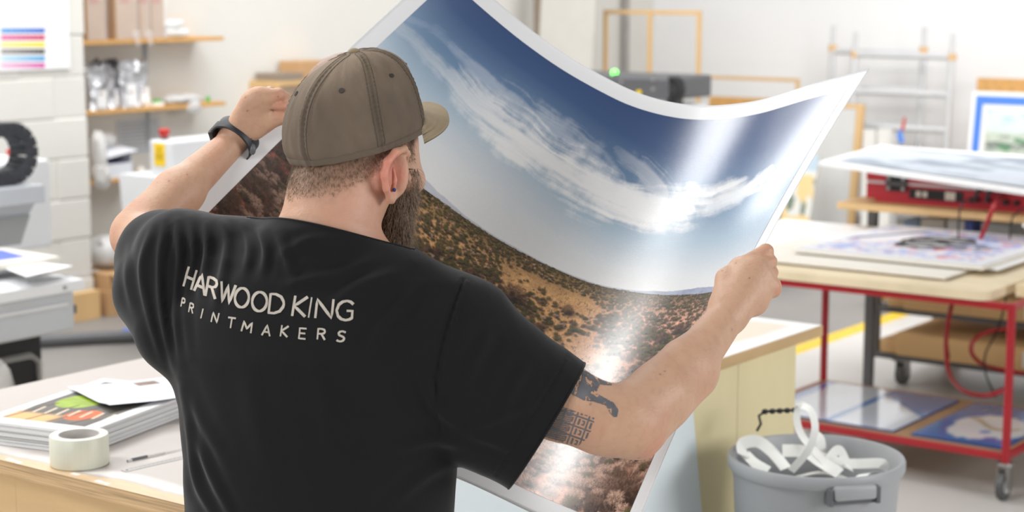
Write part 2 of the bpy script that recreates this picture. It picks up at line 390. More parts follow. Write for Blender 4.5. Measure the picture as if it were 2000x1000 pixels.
# small things on middle shelf
mb = RB(); a_ = ax(296, zs2); mb.lathe((SF-.06, a_, zs2), [(0, 0), (.024, 0), (.026, .03), (.018, .04), (0, .04)], 20); tag(mb.build('small_tub', M['offwhite'], None, True), 'tiny off-white tub between the foil pouches and the green tape roll', 'tub')
a_ = ax(315, zs2); t = empty('tape_roll', RW(SF-.06, a_, zs2), 0, 'small white tape roll with a green core on the middle shelf', 'tape roll')
mb = RB(); mb.lathe((SF-.06, a_, zs2), [(.03, 0), (.045, 0), (.045, .018), (.03, .018), (.03, 0)], 24); mb.build('tape', M['paper'], t, True)
mb = RB(); mb.lathe((SF-.06, a_, zs2+.018), [(.0, .0), (.028, 0), (.028, .016), (0, .016)], 24); mb.build('core', M['green'], t, True)
def bag(name, pts, r, lab, m, seed=0, cat='bag'):
    mb = RB()
    for i, p in enumerate(pts): 
        t = bmesh.new(); bmesh.ops.create_icosphere(t, subdivisions=3, radius=1)
        for v_ in t.verts:
            d = v_.co.copy(); n_ = float(fbm(d.x*3+seed+i, d.y*3+d.z*3, seed, 4)); k = .75+.6*n_
            v_.co = Vector((p[0]+d.x*r[i][0]*k, p[1]+d.y*r[i][1]*k, p[2]+d.z*r[i][2]*k))
        mb._merge(t)
    o = mb.build(name, m, None, True); tag(o, lab, cat); return o
M['bagpl'] = mat('milky_plastic', 'e8e8e8', .2, alpha=.7, var=.06, scale=30, bump=.6, bscale=40)
a_ = ax(365, zs2)
bag('plastic_bag', [(SF-.06, a_-.06, zs2+.03), (SF-.05, a_+.04, zs2+.03), (SF+.005, a_+.04, zs2-.02)], [(.06, .09, .028), (.06, .1, .03), (.02, .05, .04)], 'crumpled milky plastic bag hanging over the edge of the middle shelf', M['bagpl'], 2)
a_ = ax(413, zs2); mb = RB(); mb.lathe((SF-.05, a_, zs2), [(0, 0), (.014, 0), (.014, .03), (.009, .035), (0, .035)], 16); tag(mb.build('bottle_cap', M['green'], None, True), 'bright green cap at the right end of the middle shelf', 'cap')
# notice sheet on the side wall
a0, zt = AZ(228, 229, WB+.004); a1, zb = AZ(312, 285, WB+.004)
t = empty('notice_sheet', RW(WB+.004, (a0+a1)/2, zb), 0, 'white typed notice hanging on the wall below the middle shelf', 'notice')
mb = RB(); mb.box(WB+.001, WB+.004, a0, a1, zb-.03, zt-.02, bev=0); mb.build('sheet', M['lightgrey_metal'], t)
mb = RB()
for k in range(7): mb.box(WB+.004, WB+.0045, a0+.03, a1-.04-.03*(k % 3), zt-.05-k*.022, zt-.043-k*.022, bev=0)
mb.build('text_lines', M['midgrey'], t)
# lowest shelf things
a_ = ax(192, zs3); bag('paper_bag', [(SF-.02, a_, zs3+.14), (SF+.0, a_+.005, zs3+.03)], [(.06, .05, .15), (.05, .06, .08)], 'tall crumpled white bag hanging over the left end of the lowest shelf', M['greycloth'], 5)
a_ = ax(222, zs3+.2)
a0, a1 = ax(207, zs3), ax(256, zs3)
t = empty('open_carton', RW(SF-.08, (a0+a1)/2, zs3), 0, 'white and blue carton open at the front on the lowest shelf', 'carton')
mb = RB(); mb.box(SF-.2, SF-.01, a0, a1, zs3, zs3+.008, bev=0); mb.box(SF-.2, SF-.01, a0, a0+.004, zs3, zs3+.16, bev=0); mb.box(SF-.2, SF-.01, a1-.004, a1, zs3, zs3+.16, bev=0)
mb.box(SF-.2, SF-.19, a0, a1, zs3, zs3+.16, bev=0); mb.box(SF-.012, SF-.008, a0, a1, zs3, zs3+.085, bev=0); mb.build('box', M['bluecarton'], t)
mb = RB(); mb.box(SF-.185, SF-.02, a0+.005, a1-.005, zs3+.08, zs3+.088, bev=0); mb.build('interior', M['navy'], t)
mb = RB(); mb.prism([(SF-.2, a0-.01, zs3+.18), (SF-.2, a1+.01, zs3+.18), (SF+.01, a1+.03, zs3+.15), (SF+.01, a0-.02, zs3+.12)], (0, 0, .006)); mb.build('lid', M['bluecarton'], t)
bag('clear_bag', [(SF-.1, a_, zs3+.22)], [(.05, .075, .045)], 'small clear bag of pale green packing lying on the white and blue carton', M['bagpl'], 8)
a_ = ax(283, zs3); mb = RB(); mb.lathe((SF-.06, a_, zs3), [(0, 0), (.03, 0), (.032, .02), (.02, .045), (0, .045)], 18); tag(mb.build('small_pot', M['offwhite'], None, True), 'small cream pot on the lowest shelf beside the white machine', 'pot')
# ---------------------------------------------------------------- white machine with yellow label
bF = -6.6
aC, zM = AZ(334, 276, bF)
t = empty('cutting_machine', RW(bF-.3, aC+.6, 0), 0, 'white machine with a yellow warning label and red stop button, behind the raised forearm', 'machine')
bL = B_at(291, aC, zM)
mb = RB(); mb.box(bL, bF, aC, aC+2.2, .0+.62, zM, bev=.012); mb.build('housing', M['white_metal'], t)
_, zl = BZ(300, 345, aC); b2 = B_at(232, aC-.02, zl)
mb = RB(); mb.prism([(b2, aC-.02, zl), (bF+.05, aC-.02, zl), (bF+.05, aC-.02, zl-.5), (b2+.25, aC-.02, zl-.5), (b2+.02, aC-.02, zl-.2)], (0, 2.2, 0)); mb.build('lower_body', M['white_metal'], t)
for aa in (aC+.3, aC+1.8): mb = RB(); mb.box(bL+.2, bF-.05, aa-.05, aa+.05, 0, zl-.4, bev=.004); mb.build('leg', M['darkgrey'], t)
b3, z3 = BZ(301, 279, aC); b4, z4 = BZ(323, 325, aC)
mb = RB(); mb.box(b3, b4, aC-.003, aC, z4, z3, bev=0); lb = mb.build('warning_label', M['yellow'], t)
mb = RB(); zz = z3-.025; bm_ = (b3+b4)/2
mb.prism([(bm_-.012, aC-.004, zz-.012), (bm_+.012, aC-.004, zz-.012), (bm_, aC-.004, zz+.01)], (0, .001, 0))
for k in range(3): mb.box(b3+.012, b4-.012, aC-.004, aC-.003, zz-.03-k*.012, zz-.025-k*.012, bev=0)
mb.build('warning_print', mat('label_print', 'b08a10', .7), lb)
def estop(b, a, z, parent, k=1.0, T=RB):
    mb = T(); mb.cyl((b, a, z), (b, a, z+.012*k), .018*k); o = mb.build('stop_button_base', M['darkgrey'], parent, True)
    mb = T(); mb.lathe((b, a, z+.012*k), [(0, 0), (.016*k, 0), (.027*k, .022*k), (.027*k, .034*k), (.02*k, .04*k), (0, .042*k)], 24); mb.build('stop_button', M['redbtn'], o, True)
estop(B_at(321, aC+.05, zM), aC+.05, zM, t, 1.05)
# ---------------------------------------------------------------- cartons on the floor, hose
bb = -7.72; aF = 6.73; a2 = A_at(246, bb, .1)
t = empty('cardboard_box', RW(bb-.2, (aF+a2)/2+.1, 0), 0, 'brown cardboard box with a red mark on the floor beside the block wall', 'cardboard box')
_, zt = AZ(200, 572, bb)
mb = RB(); mb.box(bb-.35, bb, aF-.1, aF+.36, 0, zt, bev=.004); mb.build('box', M['card'], t)
mb = RB(); mb.box(bb, bb+.002, aF-.03, aF+.04, zt-.13, zt-.03, bev=0); mb.build('printed_mark', M['redbtn'], t)
t2 = empty('cardboard_box', RW(bb-.2, (aF+a2)/2+.1, zt), 0, 'smaller open cardboard box with folded flaps stacked on the box on the floor', 'cardboard box')
mb = RB(); mb.box(bb-.34, bb-.01, aF-.09, aF+.30, zt, zt+.095, bev=.004); mb.build('box', M['card'], t2)
mb = RB(); mb.prism([(bb-.01, aF-.08, zt+.095), (bb+.05, aF-.08, zt+.07), (bb+.05, aF+.1, zt+.07), (bb-.01, aF+.1, zt+.095)], (0, 0, .004)); mb.build('flap', M['card'], t2)
bag('waste_bag', [(bb-.18, aF+.06, zt+.2), (bb-.16, aF+.18, zt+.19)], [(.13, .11, .09), (.13, .13, .09)], 'clear plastic bag of rubbish on top of the stacked cardboard boxes', M['bagpl'], 11)
mb = RB(); mb.box(-7.80, -7.74, 6.35, 6.58, 0, .16, bev=.003); tag(mb.build('wood_offcut', M['pine']), 'pale wooden offcut standing on the floor at the foot of the block wall', 'wood offcut')
p0, p1 = PZ(60, 668, .035), PZ(300, 655, .035)
t = empty('floor_hose', Vector((p0+p1)/2)-Vector((0, 0, .035)), 0, 'dark grey hose lying on the grey floor behind the worktable', 'hose')
mb = MB(); mb.tube([p0-(p1-p0)*.5, p0, p0*.5+p1*.5+np.array([0, .02, 0]), p1, p1+(p1-p0)*.5], .032, 12); mb.build('hose', M['darkgrey'], t, True)
p2 = PZ(236, 652, .05); mb = MB(); mb.tube([p2+np.array([0, .05, 0]), p1+np.array([0, .05, 0]), p1+(p1-p0)*.4+np.array([0, .05, 0])], .018, 10); mb.build('blue_tape_sleeve', M['bluetape'], t, True)
# ---------------------------------------------------------------- flatbed printer at left
bP, aP, zP = -4.794, 4.01, .85
t = empty('flatbed_printer', RW(bP-.5, aP-1.2, 0), 0, 'large white flatbed printer with a black cable chain, at the left edge', 'printer')
bK = -5.55
mb = RB()
zt2 = Z_at(500, bK, aP-.02)
mb.prism([(bP, aP, zP), (bP, aP, zP-.035), (bP-.03, aP-.0, zP-.035), (bK, aP, .80), (bK, aP, zP+.02)], (0, -2.6, 0)); mb.build('bed_top', M['white_metal'], t)
mb = RB(); mb.box(bK, bP-.02, aP-2.6, aP-.03, .675, zP-.036, bev=.01); sk = mb.build('side_panel', M['lightgrey_metal'], t)
mb = RB(); mb.box(bP-.021, bP-.014, aP-2.6, aP-.06, zP-.085, zP-.075, bev=.002); mb.build('panel_groove', M['white_metal'], sk)
mb = RB(); mb.cyl((bP, aP-.09, zP-.017), (bP+.008, aP-.09, zP-.017), .006, n=12); mb.build('screw', M['steel'], sk, True)
mb = RB(); mb.box(bP-.05, bP-.028, aP-.03, aP-.015, zP-.12, zP-.09, bev=.002); mb.build('latch', M['darkgrey'], sk)
aB = A_at(85, bP-.1, .5)
mb = RB(); mb.box(bK+.1, bP-.1, aP-2.4, aB, .0, .675, bev=.01); bs = mb.build('base', M['black'], t)
mb = RB(); mb.tube([(bP-.09, aB-.9, .60), (bP-.09, aB-.06, .60), (bP-.09, aB-.02, .57), (bP-.09, aB-.02, .2)], .012, 8); mb.build('clear_cover_edge', M['plastic'], bs, True)
# gantry
aG, bG = 4.365, -5.426
zg1 = Z_at(360, bG, aG); zg0 = Z_at(395, bG, aG); 
mb = RB(); mb.box(bG-.5, bG, aG-2.4, aG, zg0, zg1, bev=.004); mb.build('gantry_beam', M['lightgrey_metal'], t)
zg2 = Z_at(425, bG, aG-.1); zg3 = Z_at(480, bG, aG-.1); aq = A_at(66, bG-.03, zg2); 
mb = RB(); mb.prism([(bG-.02, aq, zg0), (bG-.06, aq, zg2), (bG-.45, aq, zg2), (bG-.45, aq, zg0)], (0, -2.2, 0)); mb.build('gantry_shelf', M['lightgrey_metal'], t)
mb = RB(); mb.prism([(bG-.05, aq, zg2), (bG-.05, aq-.06, zg3), (bG-.45, aq-.06, zg3), (bG-.45, aq, zg2)], (0, 0, .0001)) if 0 else mb.prism([(bG-.05, aq, zg2), (bG-.05, aq-.05, zg3), (bG-.05, aq-2.2, zg3), (bG-.05, aq-2.2, zg2)], (-.4, 0, 0)); mb.build('carriage_cover', M['midgrey'], t)
mb = RB(); mb.box(bK+.03, bG-.1, aP-1.9, aP-.5, .80, zg3+.02, bev=.004); mb.build('gantry_post', M['midgrey'], t)
# small stop button seen through the chain loop
bS = bG-.9; aS, zS = AZ(24, 312, bS)
mb = RB(); mb.box(bS-.3, bS+.1, aS-1.2, aS+.12, .72, zS, bev=.01); ct = mb.build('control_cabinet', M['white_metal'], t)
estop(bS, aS, zS, ct, .9)
# cable chain
bC = bG-.12; a_c, z_c = AZ(8, 299, bC); _, z_o = AZ(8, 238, bC); Ro = z_o-z_c; th = .052
ch = []
N_ = 15
def link(a0, z0, ang, parent):
    T = Matrix.Translation((bC, a0, z0))@Matrix.Rotation(ang, 4, 'X')
    mb = MB(ROOM@T)
    mb.box(-.055, -.045, -.019, .019, -th/2, th/2, .004); mb.box(.045, .055, -.019, .019, -th/2, th/2, .004)
    mb.box(-.045, .045, -.011, .011, th/2-.007, th/2-.001, .001); mb.box(-.045, .045, -.011, .011, -th/2, -th/2+.006, .001)
    mb.cyl((.055, 0, 0), (.059, 0, 0), .009, n=10)
    mb.cyl((.055, .012, .016), (.058, .012, .016), .004, n=8)
    return mb.build('chain_link', M['rubber'], parent, True)
chain = empty('cable_chain', RW(bC, a_c, zg1), 0, 'black segmented cable chain curling in a loop above the flatbed printer', 'cable chain')
Rm = Ro-th/2; k = 0
npos = int(math.pi*Rm/.034)
for i in range(npos+1):
    an = -math.pi/2+math.pi*i/npos
    link(a_c+Rm*math.cos(an), z_c+Rm*math.sin(an), an-math.pi/2, chain)
for j in range(1, 9):
    link(a_c-.036*j, z_c+Rm, 0, chain); link(a_c-.036*j, z_c-Rm, 0, chain)
mb = RB(); mb.box(bC-.03, bC+.03, a_c-.4, a_c-.34, zg1, z_c+Rm+.03, bev=.003); mb.build('chain_bracket', M['darkgrey'], t)
# print boards and sheets on the printer bed
def boardpoly(name, pix, z, th, m, lab, cat, parent=None, group=None):
    P = [PZ(x, y, z) for x, y in pix]; mb = MB(); mb.prism([tuple(p) for p in P], (0, 0, -th)); o = mb.build(name, m, parent)
    if parent is None: tag(o, lab, cat, group)
    return o, P
zb = zP+.10
t = empty('print_board', PZ(20, 510, zb-.03), 0, 'thick white printed board with a blue picture lying on the flatbed printer', 'board')
bb_ = [(-120, 487), (118, 492+6), (60, 512), (-120, 530)]
zb = zP+.06
boardpoly('board', [(-140, 482), (10, 484), (118, 501), (-140, 536)], zb, .018, M['offwhite'], '', '', t)
P = [PZ(x, y, zb+.0008) for x, y in [(-110, 486), (5, 489), (52, 501), (-110, 523)]]
meshobj('blue_print', P, [[0, 1, 2, 3]], mat('blue_print', '6478cf', .5), t)
boardpoly('paper_sheet', [(5, 522), (70, 512), (142, 519), (52, 540)], zP+.045, .002, M['paper'], 'loose white paper sheet with faint print at the edge of the flatbed printer', 'paper')
mb = RB(); mb.box(-5.5, -5.0, 3.0, 3.9, zP+.021, zP+.042, bev=.003); tag(mb.build('board_support', M['lightgrey_metal']), 'grey spacer board beneath the prints on the flatbed printer', 'board')
# lettering on printer
def text3(s, size, T, m, name, parent, depth=.0006, font=None):
    cu = bpy.data.curves.new(name, 'FONT'); cu.body = s; cu.size = size; cu.extrude = depth; cu.resolution_u = 3
    o = bpy.data.objects.new(name, cu); COL.objects.link(o); dg = bpy.context.evaluated_depsgraph_get(); dg.update()
    me = bpy.data.meshes.new_from_object(o.evaluated_get(dg)); V = np.array([v_.co[:] for v_ in me.vertices]); Fc = [list(p.vertices) for p in me.polygons]
    bpy.data.objects.remove(o); T = np.array(T); V = V@T[:3, :3].T+T[:3, 3]
    return meshobj(name, V, Fc, m, parent)
aT, _ = A_at(62, bP-.12, zP), 0
text3('Arizona 1260 GT', .045, Matrix.Translation(RW(bP-.075, A_at(60, bP-.07, zP), zP+.004))@Matrix.Rotation(math.pi/2-ANG, 4, 'Z')@Matrix.Identity(4), M['midgrey'], 'lettering', [o for o in bpy.data.objects if o.name == 'flatbed_printer'][0])
P0 = RW(bP-.08, A_at(20, bP-.1, .5), .0)
bag('plastic_sack', [(bP-.02, A_at(6, bP-.02, .4), .36)], [(.045, .06, .26)], 'translucent plastic sack hanging against the black base of the flatbed printer', M['bagpl'], 14)
# ---------------------------------------------------------------- middle background
aM = WA-.25
# wooden open box shelf behind the cap
a0, zt = AZ(541, 160, WB+.25); a1, _ = AZ(640, 160, WB+.25); zb = zt-.25
t = empty('wall_cabinet', RW(WB+.12, (a0+a1)/2, zb), 0, 'small open wooden wall cabinet half hidden behind the cap', 'cabinet')
mb = RB(); mb.box(WB+.002, WB+.25, a0, a1, zt-.03, zt, bev=.003); mb.box(WB+.002, WB+.25, a0, a0+.03, zb, zt-.03, bev=.003); mb.box(WB+.002, WB+.25, a1-.03, a1, zb, zt-.03, bev=.003); mb.box(WB+.002, WB+.25, a0, a1, zb-.03, zb, bev=.003); mb.build('frame', M['pine'], t)
mb = RB(); mb.box(WB+.002, WB+.01, a0+.03, a1-.03, zb, zt-.03, bev=0); mb.build('back_panel', M['paper'], t)
mb = RB(); mb.box(WB+.03, WB+.24, a0+.03, A_at(585, WB+.2, zt), zt, zt+.05, bev=.003); tag(mb.build('cardboard_tray', M['brownboard']), 'dark brown shallow cardboard tray on the small wall cabinet', 'tray')
aa = A_at(583, WB+.2, zt); mb = RB(); mb.box(WB+.03, WB+.22, aa, aa+.3, zt, zt+.12, bev=.003); tag(mb.build('cardboard_box', M['card']), 'pale cardboard box on the wall cabinet, just left of the cap', 'cardboard box')
# tall boards leaning in the corner
def vboard(name, px0, px1, pyb, pyt, a, th, m, lab, cat='board', lean=.1, group=None, z0=None):
    b0, zt = BZ(px0, pyt, a); b1, _ = BZ(px1, pyt, a); zb = 0 if z0 is None else z0
    mb = RB(); L_ = lean*(zt-zb)
    mb.prism([(b0, a-L_, zb), (b1, a-L_, zb), (b1, a, zt), (b0, a, zt)], (0, th, 0)); o = mb.build(name, m)
    return tag(o, lab, cat, group)
mb = RB(); b0, b1 = B_at(1068, 11.2, 2), B_at(1176, 11.2, 2); mb.prism([(b0+.06, 10.9, 0), (b1+.03, 10.9, 0), (b1, 11.2, 2.6), (b0, 11.2, 2.6)], (0, .04, 0)); tag(mb.build('leaning_board', mat('dull_white_board', 'c9c6bf', .8, var=.02)), 'tall white board leaning near the far corner, left of the grey pipe', 'board', 'tall boards by the far corner')
mb = RB(); b0, b1 = B_at(1042, 11.3, 2), B_at(1062, 11.3, 2); mb.box(b0, b1, 11.3, 11.36, 0, 2.6, bev=.003); tag(mb.build('leaning_board', M['brownboard']), 'narrow board behind the tall white board, coloured grey-brown to stand for shadow', 'board', 'tall boards by the far corner')  # grey-brown colour stands for the shadow beside the white board
bp_ = WB+.04; ap_ = A_at(1223, bp_, 2.0); mb = RB(); mb.cyl((bp_, ap_, 0), (bp_, ap_, 3.4), .032, n=20); mb.cyl((bp_, ap_, 1.92), (bp_, ap_, 2.0), .039, n=20); tag(mb.build('wall_pipe', mat('pipe_grey', 'a5a19c', .6), None, True), 'vertical grey pipe running up the far corner behind the wooden frame', 'pipe')
def frame(name, xs, ys, a, bars, w, m, lab, lean=.08, inner=[], group=None, d=.025, z0=0.0):
    x0, x1 = xs; b0, zt = BZ(x0, ys[0], a); b1, _ = BZ(x1, ys[0], a); _, zb = BZ(x0, ys[1], a); zb = max(zb, z0)
    t = empty(name, RW((b0+b1)/2, a, zb), 0, lab, 'frame', group)
    def bar(p, q_):
        mb = RB(); mb.box(p[0], q_[0], a, a+d, p[1], q_[1], bev=.002); return mb
    bar((b0, zb), (b0+w, zt)).build('side_bar', m, t); bar((b1-w, zb), (b1, zt)).build('side_bar', m, t)
    bar((b0+w, zt-w), (b1-w, zt)).build('top_bar', m, t); bar((b0+w, zb), (b1-w, zb+w)).build('bottom_bar', m, t)
    for xx in inner: bx_ = B_at(xx, a, zt); bar((bx_-w/2, zb+w), (bx_+w/2, zt-w)).build('inner_bar', m, t)
    return t
frame('stretcher_frame', (1178, 1368), (19, 640), 11.55, None, .032, M['pine'], 'tall empty wooden stretcher frame standing by the far wall in front of the grey pipe', inner=[1268], group='wooden frames by the far wall')
frame('stretcher_frame', (1308, 1560), (145, 620), 12.55, None, .026, M['pine'], 'low empty wooden frame by the far wall, showing right of the black print head', group='wooden frames by the far wall')
b0, zt = BZ(1385, 188, 12.4); b1, _ = BZ(1505, 188, 12.4); mb = RB(); mb.box(b0, b1, 12.4, 12.43, 0, zt, bev=.003); tag(mb.build('golden_plank', M['shelf']), 'golden wooden plank by the far wall just above the dip of the big print', 'plank')
# black print head with green lamp
a_h = 8.9
b0, zt = BZ(1190, 148, a_h); b1, _ = BZ(1306, 146, a_h); zb = Z_at(200, b1, a_h)
t = empty('print_gantry', RW((b0+b1)/2, a_h+.3, 0), 0, 'dark grey printing machine with a green lamp and cable chain, rising behind the big print', 'printer')
mb = RB(); mb.box(b0-.6, b1, a_h, a_h+.5, zb+.01, zt, bev=.015); mb.build('head_cover', M['darkgrey'], t)
mb = RB(); mb.cyl((B_at(1196, a_h, zt), a_h+.03, zt-.01), (B_at(1196, a_h, zt), a_h+.03, zt+.012), .02); mb.build('lamp_base', M['black'], t, True)
mb = RB(); mb.sphere((B_at(1195, a_h, zt), a_h+.03, zt+.014), .021, .021, .022); mb.build('green_lamp', M['led'], t, True)
for (x, y) in ((1214, 160), (1277, 155), (1276, 174)):
    b, z = BZ(x, y, a_h); mb = RB(); mb.cyl((b, a_h, z), (b, a_h-.005, z), .011, n=14); mb.build('bolt', M['steel'], t, True)
b, z = BZ(1249, 181, a_h); mb = RB(); mb.cyl((b, a_h, z), (b, a_h-.015, z), .015, n=14); mb.build('yellow_knob', M['yellow'], t, True)
pts = []
for k in range(13):
    an = math.pi/2-math.pi*.75*k/12; bq = b1-.005+.055*math.cos(an); zq = zt-.065+.06*math.sin(an)
    pts.append((bq, zq, an))
for bq, zq, an in pts:
    mb = MB(ROOM@Matrix.Translation((bq, a_h+.05, zq))@Matrix.Rotation(-an, 4, 'Y')); mb.box(-.012, .012, -.04, .04, -.006, .006, .002); mb.build('chain_link', M['black'], t)
mb = RB(); mb.box(b1-.03, b1+.04, a_h+.02, a_h+.1, zb-.3, zt-.1, bev=.004); mb.build('cable_tray', M['black'], t)
mb = RB(); mb.box(b0-.6, b1-.03, a_h-.05, a_h+.5, .55, zb-.03, bev=.01); mb.build('bed', M['white_metal'], t)
for bb in (b0-.4, b1-.1): mb = RB(); mb.box(bb-.04, bb+.04, a_h+.1, a_h+.4, 0, .55, bev=.003); mb.build('leg', M['darkgrey'], t)
# scaffold frames
def scaffold(x0, x1, ytop, rungs, a, lean, lab):
    b0, zt = BZ(x0, ytop, a); b1, _ = BZ(x1, ytop, a)
    t = empty('scaffold_frame', RW((b0+b1)/2, a-lean, 0), 0, lab, 'scaffold frame', 'aluminium scaffold frames against the far wall')
    for b in (b0, b1):
        mb = RB(); mb.cyl((b, a-lean, 0), (b, a-lean*.07, zt-.14), .027, n=16); p = mb.build('post', M['alu'], t, True)
        mb = RB(); mb.cyl((b, a-lean*.07, zt-.2), (b, a-lean*.06, zt-.15), .033, n=16); mb.build('collar', M['kraft'], p, True)
        mb = RB(); mb.cyl((b, a-lean*.07, zt-.14), (b, a, zt), .02, n=16); mb.build('spigot', M['alu'], p, True)
    for y in rungs:
        _, z = BZ(x0, y, a)
        if z < .1: continue
        f_ = 1-z/zt; mb = RB(); mb.cyl((b0, a-lean*f_, z), (b1, a-lean*f_, z), .024, n=14); mb.build('rung', M['alu'], t, True)
    return t
scaffold(1628, 1806, 50, [100, 170, 240, 310, 380, 450], 12.98, .05, 'grey aluminium scaffold frame nearest the far wall, its posts further left')
scaffold(1672, 1862, 62, [106, 178, 245, 315, 385, 455], 12.78, .08, 'pale aluminium scaffold frame in front of the other, nearest the blue-taped picture')
b, z = BZ(1762, 262, 11.5); mb = RB(); mb.tube([(b, 11.5, z-.06), (b-.02, 11.5, z), (b, 11.5, z+.03)], [.02, .018, .01], 10); tt = mb.build('hand_clamp', M['bluetape'], None, True); tag(tt, 'blue and red hand clamp hanging in front of the scaffold frames', 'clamp')
mb = RB(); mb.tube([(b, 11.5, z+.03), (b+.012, 11.5, z+.09), (b+.015, 11.5, z+.12)], [.012, .009, .006], 10); mb.build('red_grip', M['redbtn'], tt, True)
# leaning canvas panels
a_l = 12.5
b0, zt = BZ(1588, 200, a_l); b1, _ = BZ(1688, 198, a_l)
t = empty('leaning_canvas', RW((b0+b1)/2, a_l-.2, 0), 0, 'large grey-white canvas panel with a pine edge, leaning behind the right tip of the print', 'canvas')
mb = RB(); mb.prism([(b0-.12, a_l-.12, 0), (b1-.055, a_l-.12, 0), (b1-.055, a_l, zt), (b0, a_l, zt)], (0, .02, 0)); mb.build('canvas', mat('grey_canvas', 'd4d4d2', .8, var=.02), t)
mb = RB(); mb.prism([(b1-.055, a_l-.13, 0), (b1, a_l-.13, 0), (b1, a_l-.01, zt), (b1-.055, a_l-.01, zt)], (0, .04, 0)); mb.build('pine_edge', M['pine'], t)
mb = RB(); mb.prism([(b0, a_l-.012, zt-.03), (b1-.056, a_l-.012, zt-.03), (b1-.056, a_l-.003, zt), (b0, a_l-.003, zt)], (0, .04, 0)); mb.build('top_edge', M['pine'], t)
mb = RB(); b2, z2 = BZ(1600, 285, 12.0); b3, _ = BZ(1585, 430, 12.0)

def landscape(s, t):
    n = fbm(s*6, t*6, 2); C = np.zeros(s.shape+(3,))
    sky = lin([214, 226, 226]); hill = lin([196, 206, 190]); dark = lin([120, 125, 122]); 
    C[:] = sky; m = sstep(.62, .5, t+.1*(n-.5)); C = C*(1-m[..., None])+hill*m[..., None]
    m = sstep(.5, .6, fbm(s*9, t*12, 5))*sstep(.55, .4, t); C = C*(1-m[..., None])+dark*m[..., None]
    m = sstep(.55, .65, fbm(s*5+3, t*14, 7))*(t > .6); C = C*(1-m[..., None])+lin([170, 205, 215])*m[..., None]
    m = sstep(.5, .62, fbm(s*8+1, t*8, 9))*(s < .35)*(t < .45); C = C*(1-m[..., None])+lin([95, 140, 105])*m[..., None]
    return C
t = empty('canvas_picture', RW(B_at(1560, 12.0, .6), 12.0, 0), 0, 'canvas with yellow and blue paint leaning behind the right edge of the print', 'picture')
bA, zA = BZ(1545, 300, 12.06); bB, _ = BZ(1601, 290, 12.06)
def yb(s, t):
    C = np.zeros(s.shape+(3,)); C[:] = lin([226, 228, 224]); m = (t < .75)*(fbm(s*3, t*5, 3) > .42); C[m] = lin([236, 208, 150]); m = (t > .8); C[m] = lin([190, 208, 222]); m = (fbm(s*5+4, t*4, 4) > .6)*(t < .7); C[m] = lin([120, 134, 120]); return C
picture('painted_face', RW(bA, 11.88, 0), np.array(RW(bB-.0, 11.88, 0)-RW(bA, 11.88, 0)), np.array(RW(bA, 12.06, zA)-RW(bA, 11.88, 0)), 30, 60, yb, t, M['print_matte'])
mb = RB(); mb.prism([(bA, 11.885, 0), (bB, 11.885, 0), (bB, 12.065, zA), (bA, 12.065, zA)], (0, .03, 0)); mb.build('stretcher', M['offwhite'], t)
for k, (x0, x1, yt, c, l) in enumerate([(1692, 1722, 258, 'c4c2be', 'stacked grey frame standing behind the scaffold rungs, nearest the pine-edged panel'), (1724, 1752, 262, 'd2d2d2', 'pale framed picture standing behind the scaffold rungs, right of the grey frame')]):
    b0, zt = BZ(x0, yt, 12.2+.2*k); b1, _ = BZ(x1, yt, 12.2+.2*k); mb = RB(); mb.box(b0, b1, 12.2+.2*k, 12.24+.2*k, 0, zt, bev=.003); tag(mb.build('stored_frame', mat('frame_tone', c, .7)), l, 'frame', 'frames stored behind the scaffold')
# blue-taped picture
a_t = 12.5
b0, zt = BZ(1903, 178, a_t); b1 = b0+1.2; _, zb = BZ(1895, 420, a_t)
t = empty('taped_picture', RW((b0+b1)/2, a_t, 0), 0, 'landscape picture edged with blue masking tape leaning at the right edge', 'picture')
lean = .14
def PL(b, z, o=0): return RW(b, a_t+(z-zt)*lean-o, z)
def lquad(name, b0, b1, z0, z1, m, o, th=.012, sl=0):
    mb = MB(); mb.prism([PL(b0-sl, z0, o)[:], PL(b1-sl, z0, o)[:], PL(b1, z1, o)[:], PL(b0, z1, o)[:]], tuple(E1*th)); return mb.build(name, m, t)
lquad('backing_board', b0-.01, b1, .02, zt, M['paper'], 0, .02, .0)
lquad('blue_tape', b0+.02, b0+.075, .1, zt-.06, M['bluetape'], .004, .003); lquad('blue_tape', b0+.09, b1, zt-.09, zt-.03, M['bluetape'], .004, .003)
lquad('blue_tape', b0+.02, b0+.09, zt-.09, zt-.03, M['bluetape'], .0045, .003)
bi, zi1 = BZ(1930, 212, a_t-.02); zi0 = .6
picture('painted_face', PL(bi, zi0, .008), np.array(E2*.9), np.array(PL(bi, zi1, .008)-PL(bi, zi0, .008)), 70, 60, lambda s, t: landscape(s, t*1.0), t, M['print_matte'])
lquad('picture_mount', b0+.1, b1, .5, zt-.11, M['offwhite'], .005, .002)
b0, zt2 = BZ(1908, 152, a_t+.3); _, zb2 = BZ(1908, 172, a_t+.3); mb = RB(); mb.box(b0, b0+1.2, a_t+.3, a_t+.34, 0, zt2, bev=.004); tag(mb.build('wood_board', M['shelf']), 'golden wooden board standing behind the blue-taped picture', 'board')
# small dark box with magenta on far floor
p = PZ(1524, 545, 0); t = empty('ink_box', p, 0, 'small black box with a magenta mark on the grey floor beside the gripping right hand', 'box')
mb = MB(ROOM); c = (float(p@E2), float(p@E1)); mb.box(c[0]-.16, c[0]+.1, c[1]-.1, c[1]+.2, 0, .14, .01); mb.build('box', M['black'], t)
mb = MB(ROOM); mb.box(c[0]-.06, c[0]+.02, c[1]-.103, c[1]-.1, .06, .13, 0); mb.build('magenta_mark', mat('magenta', 'd8309a', .5), t)
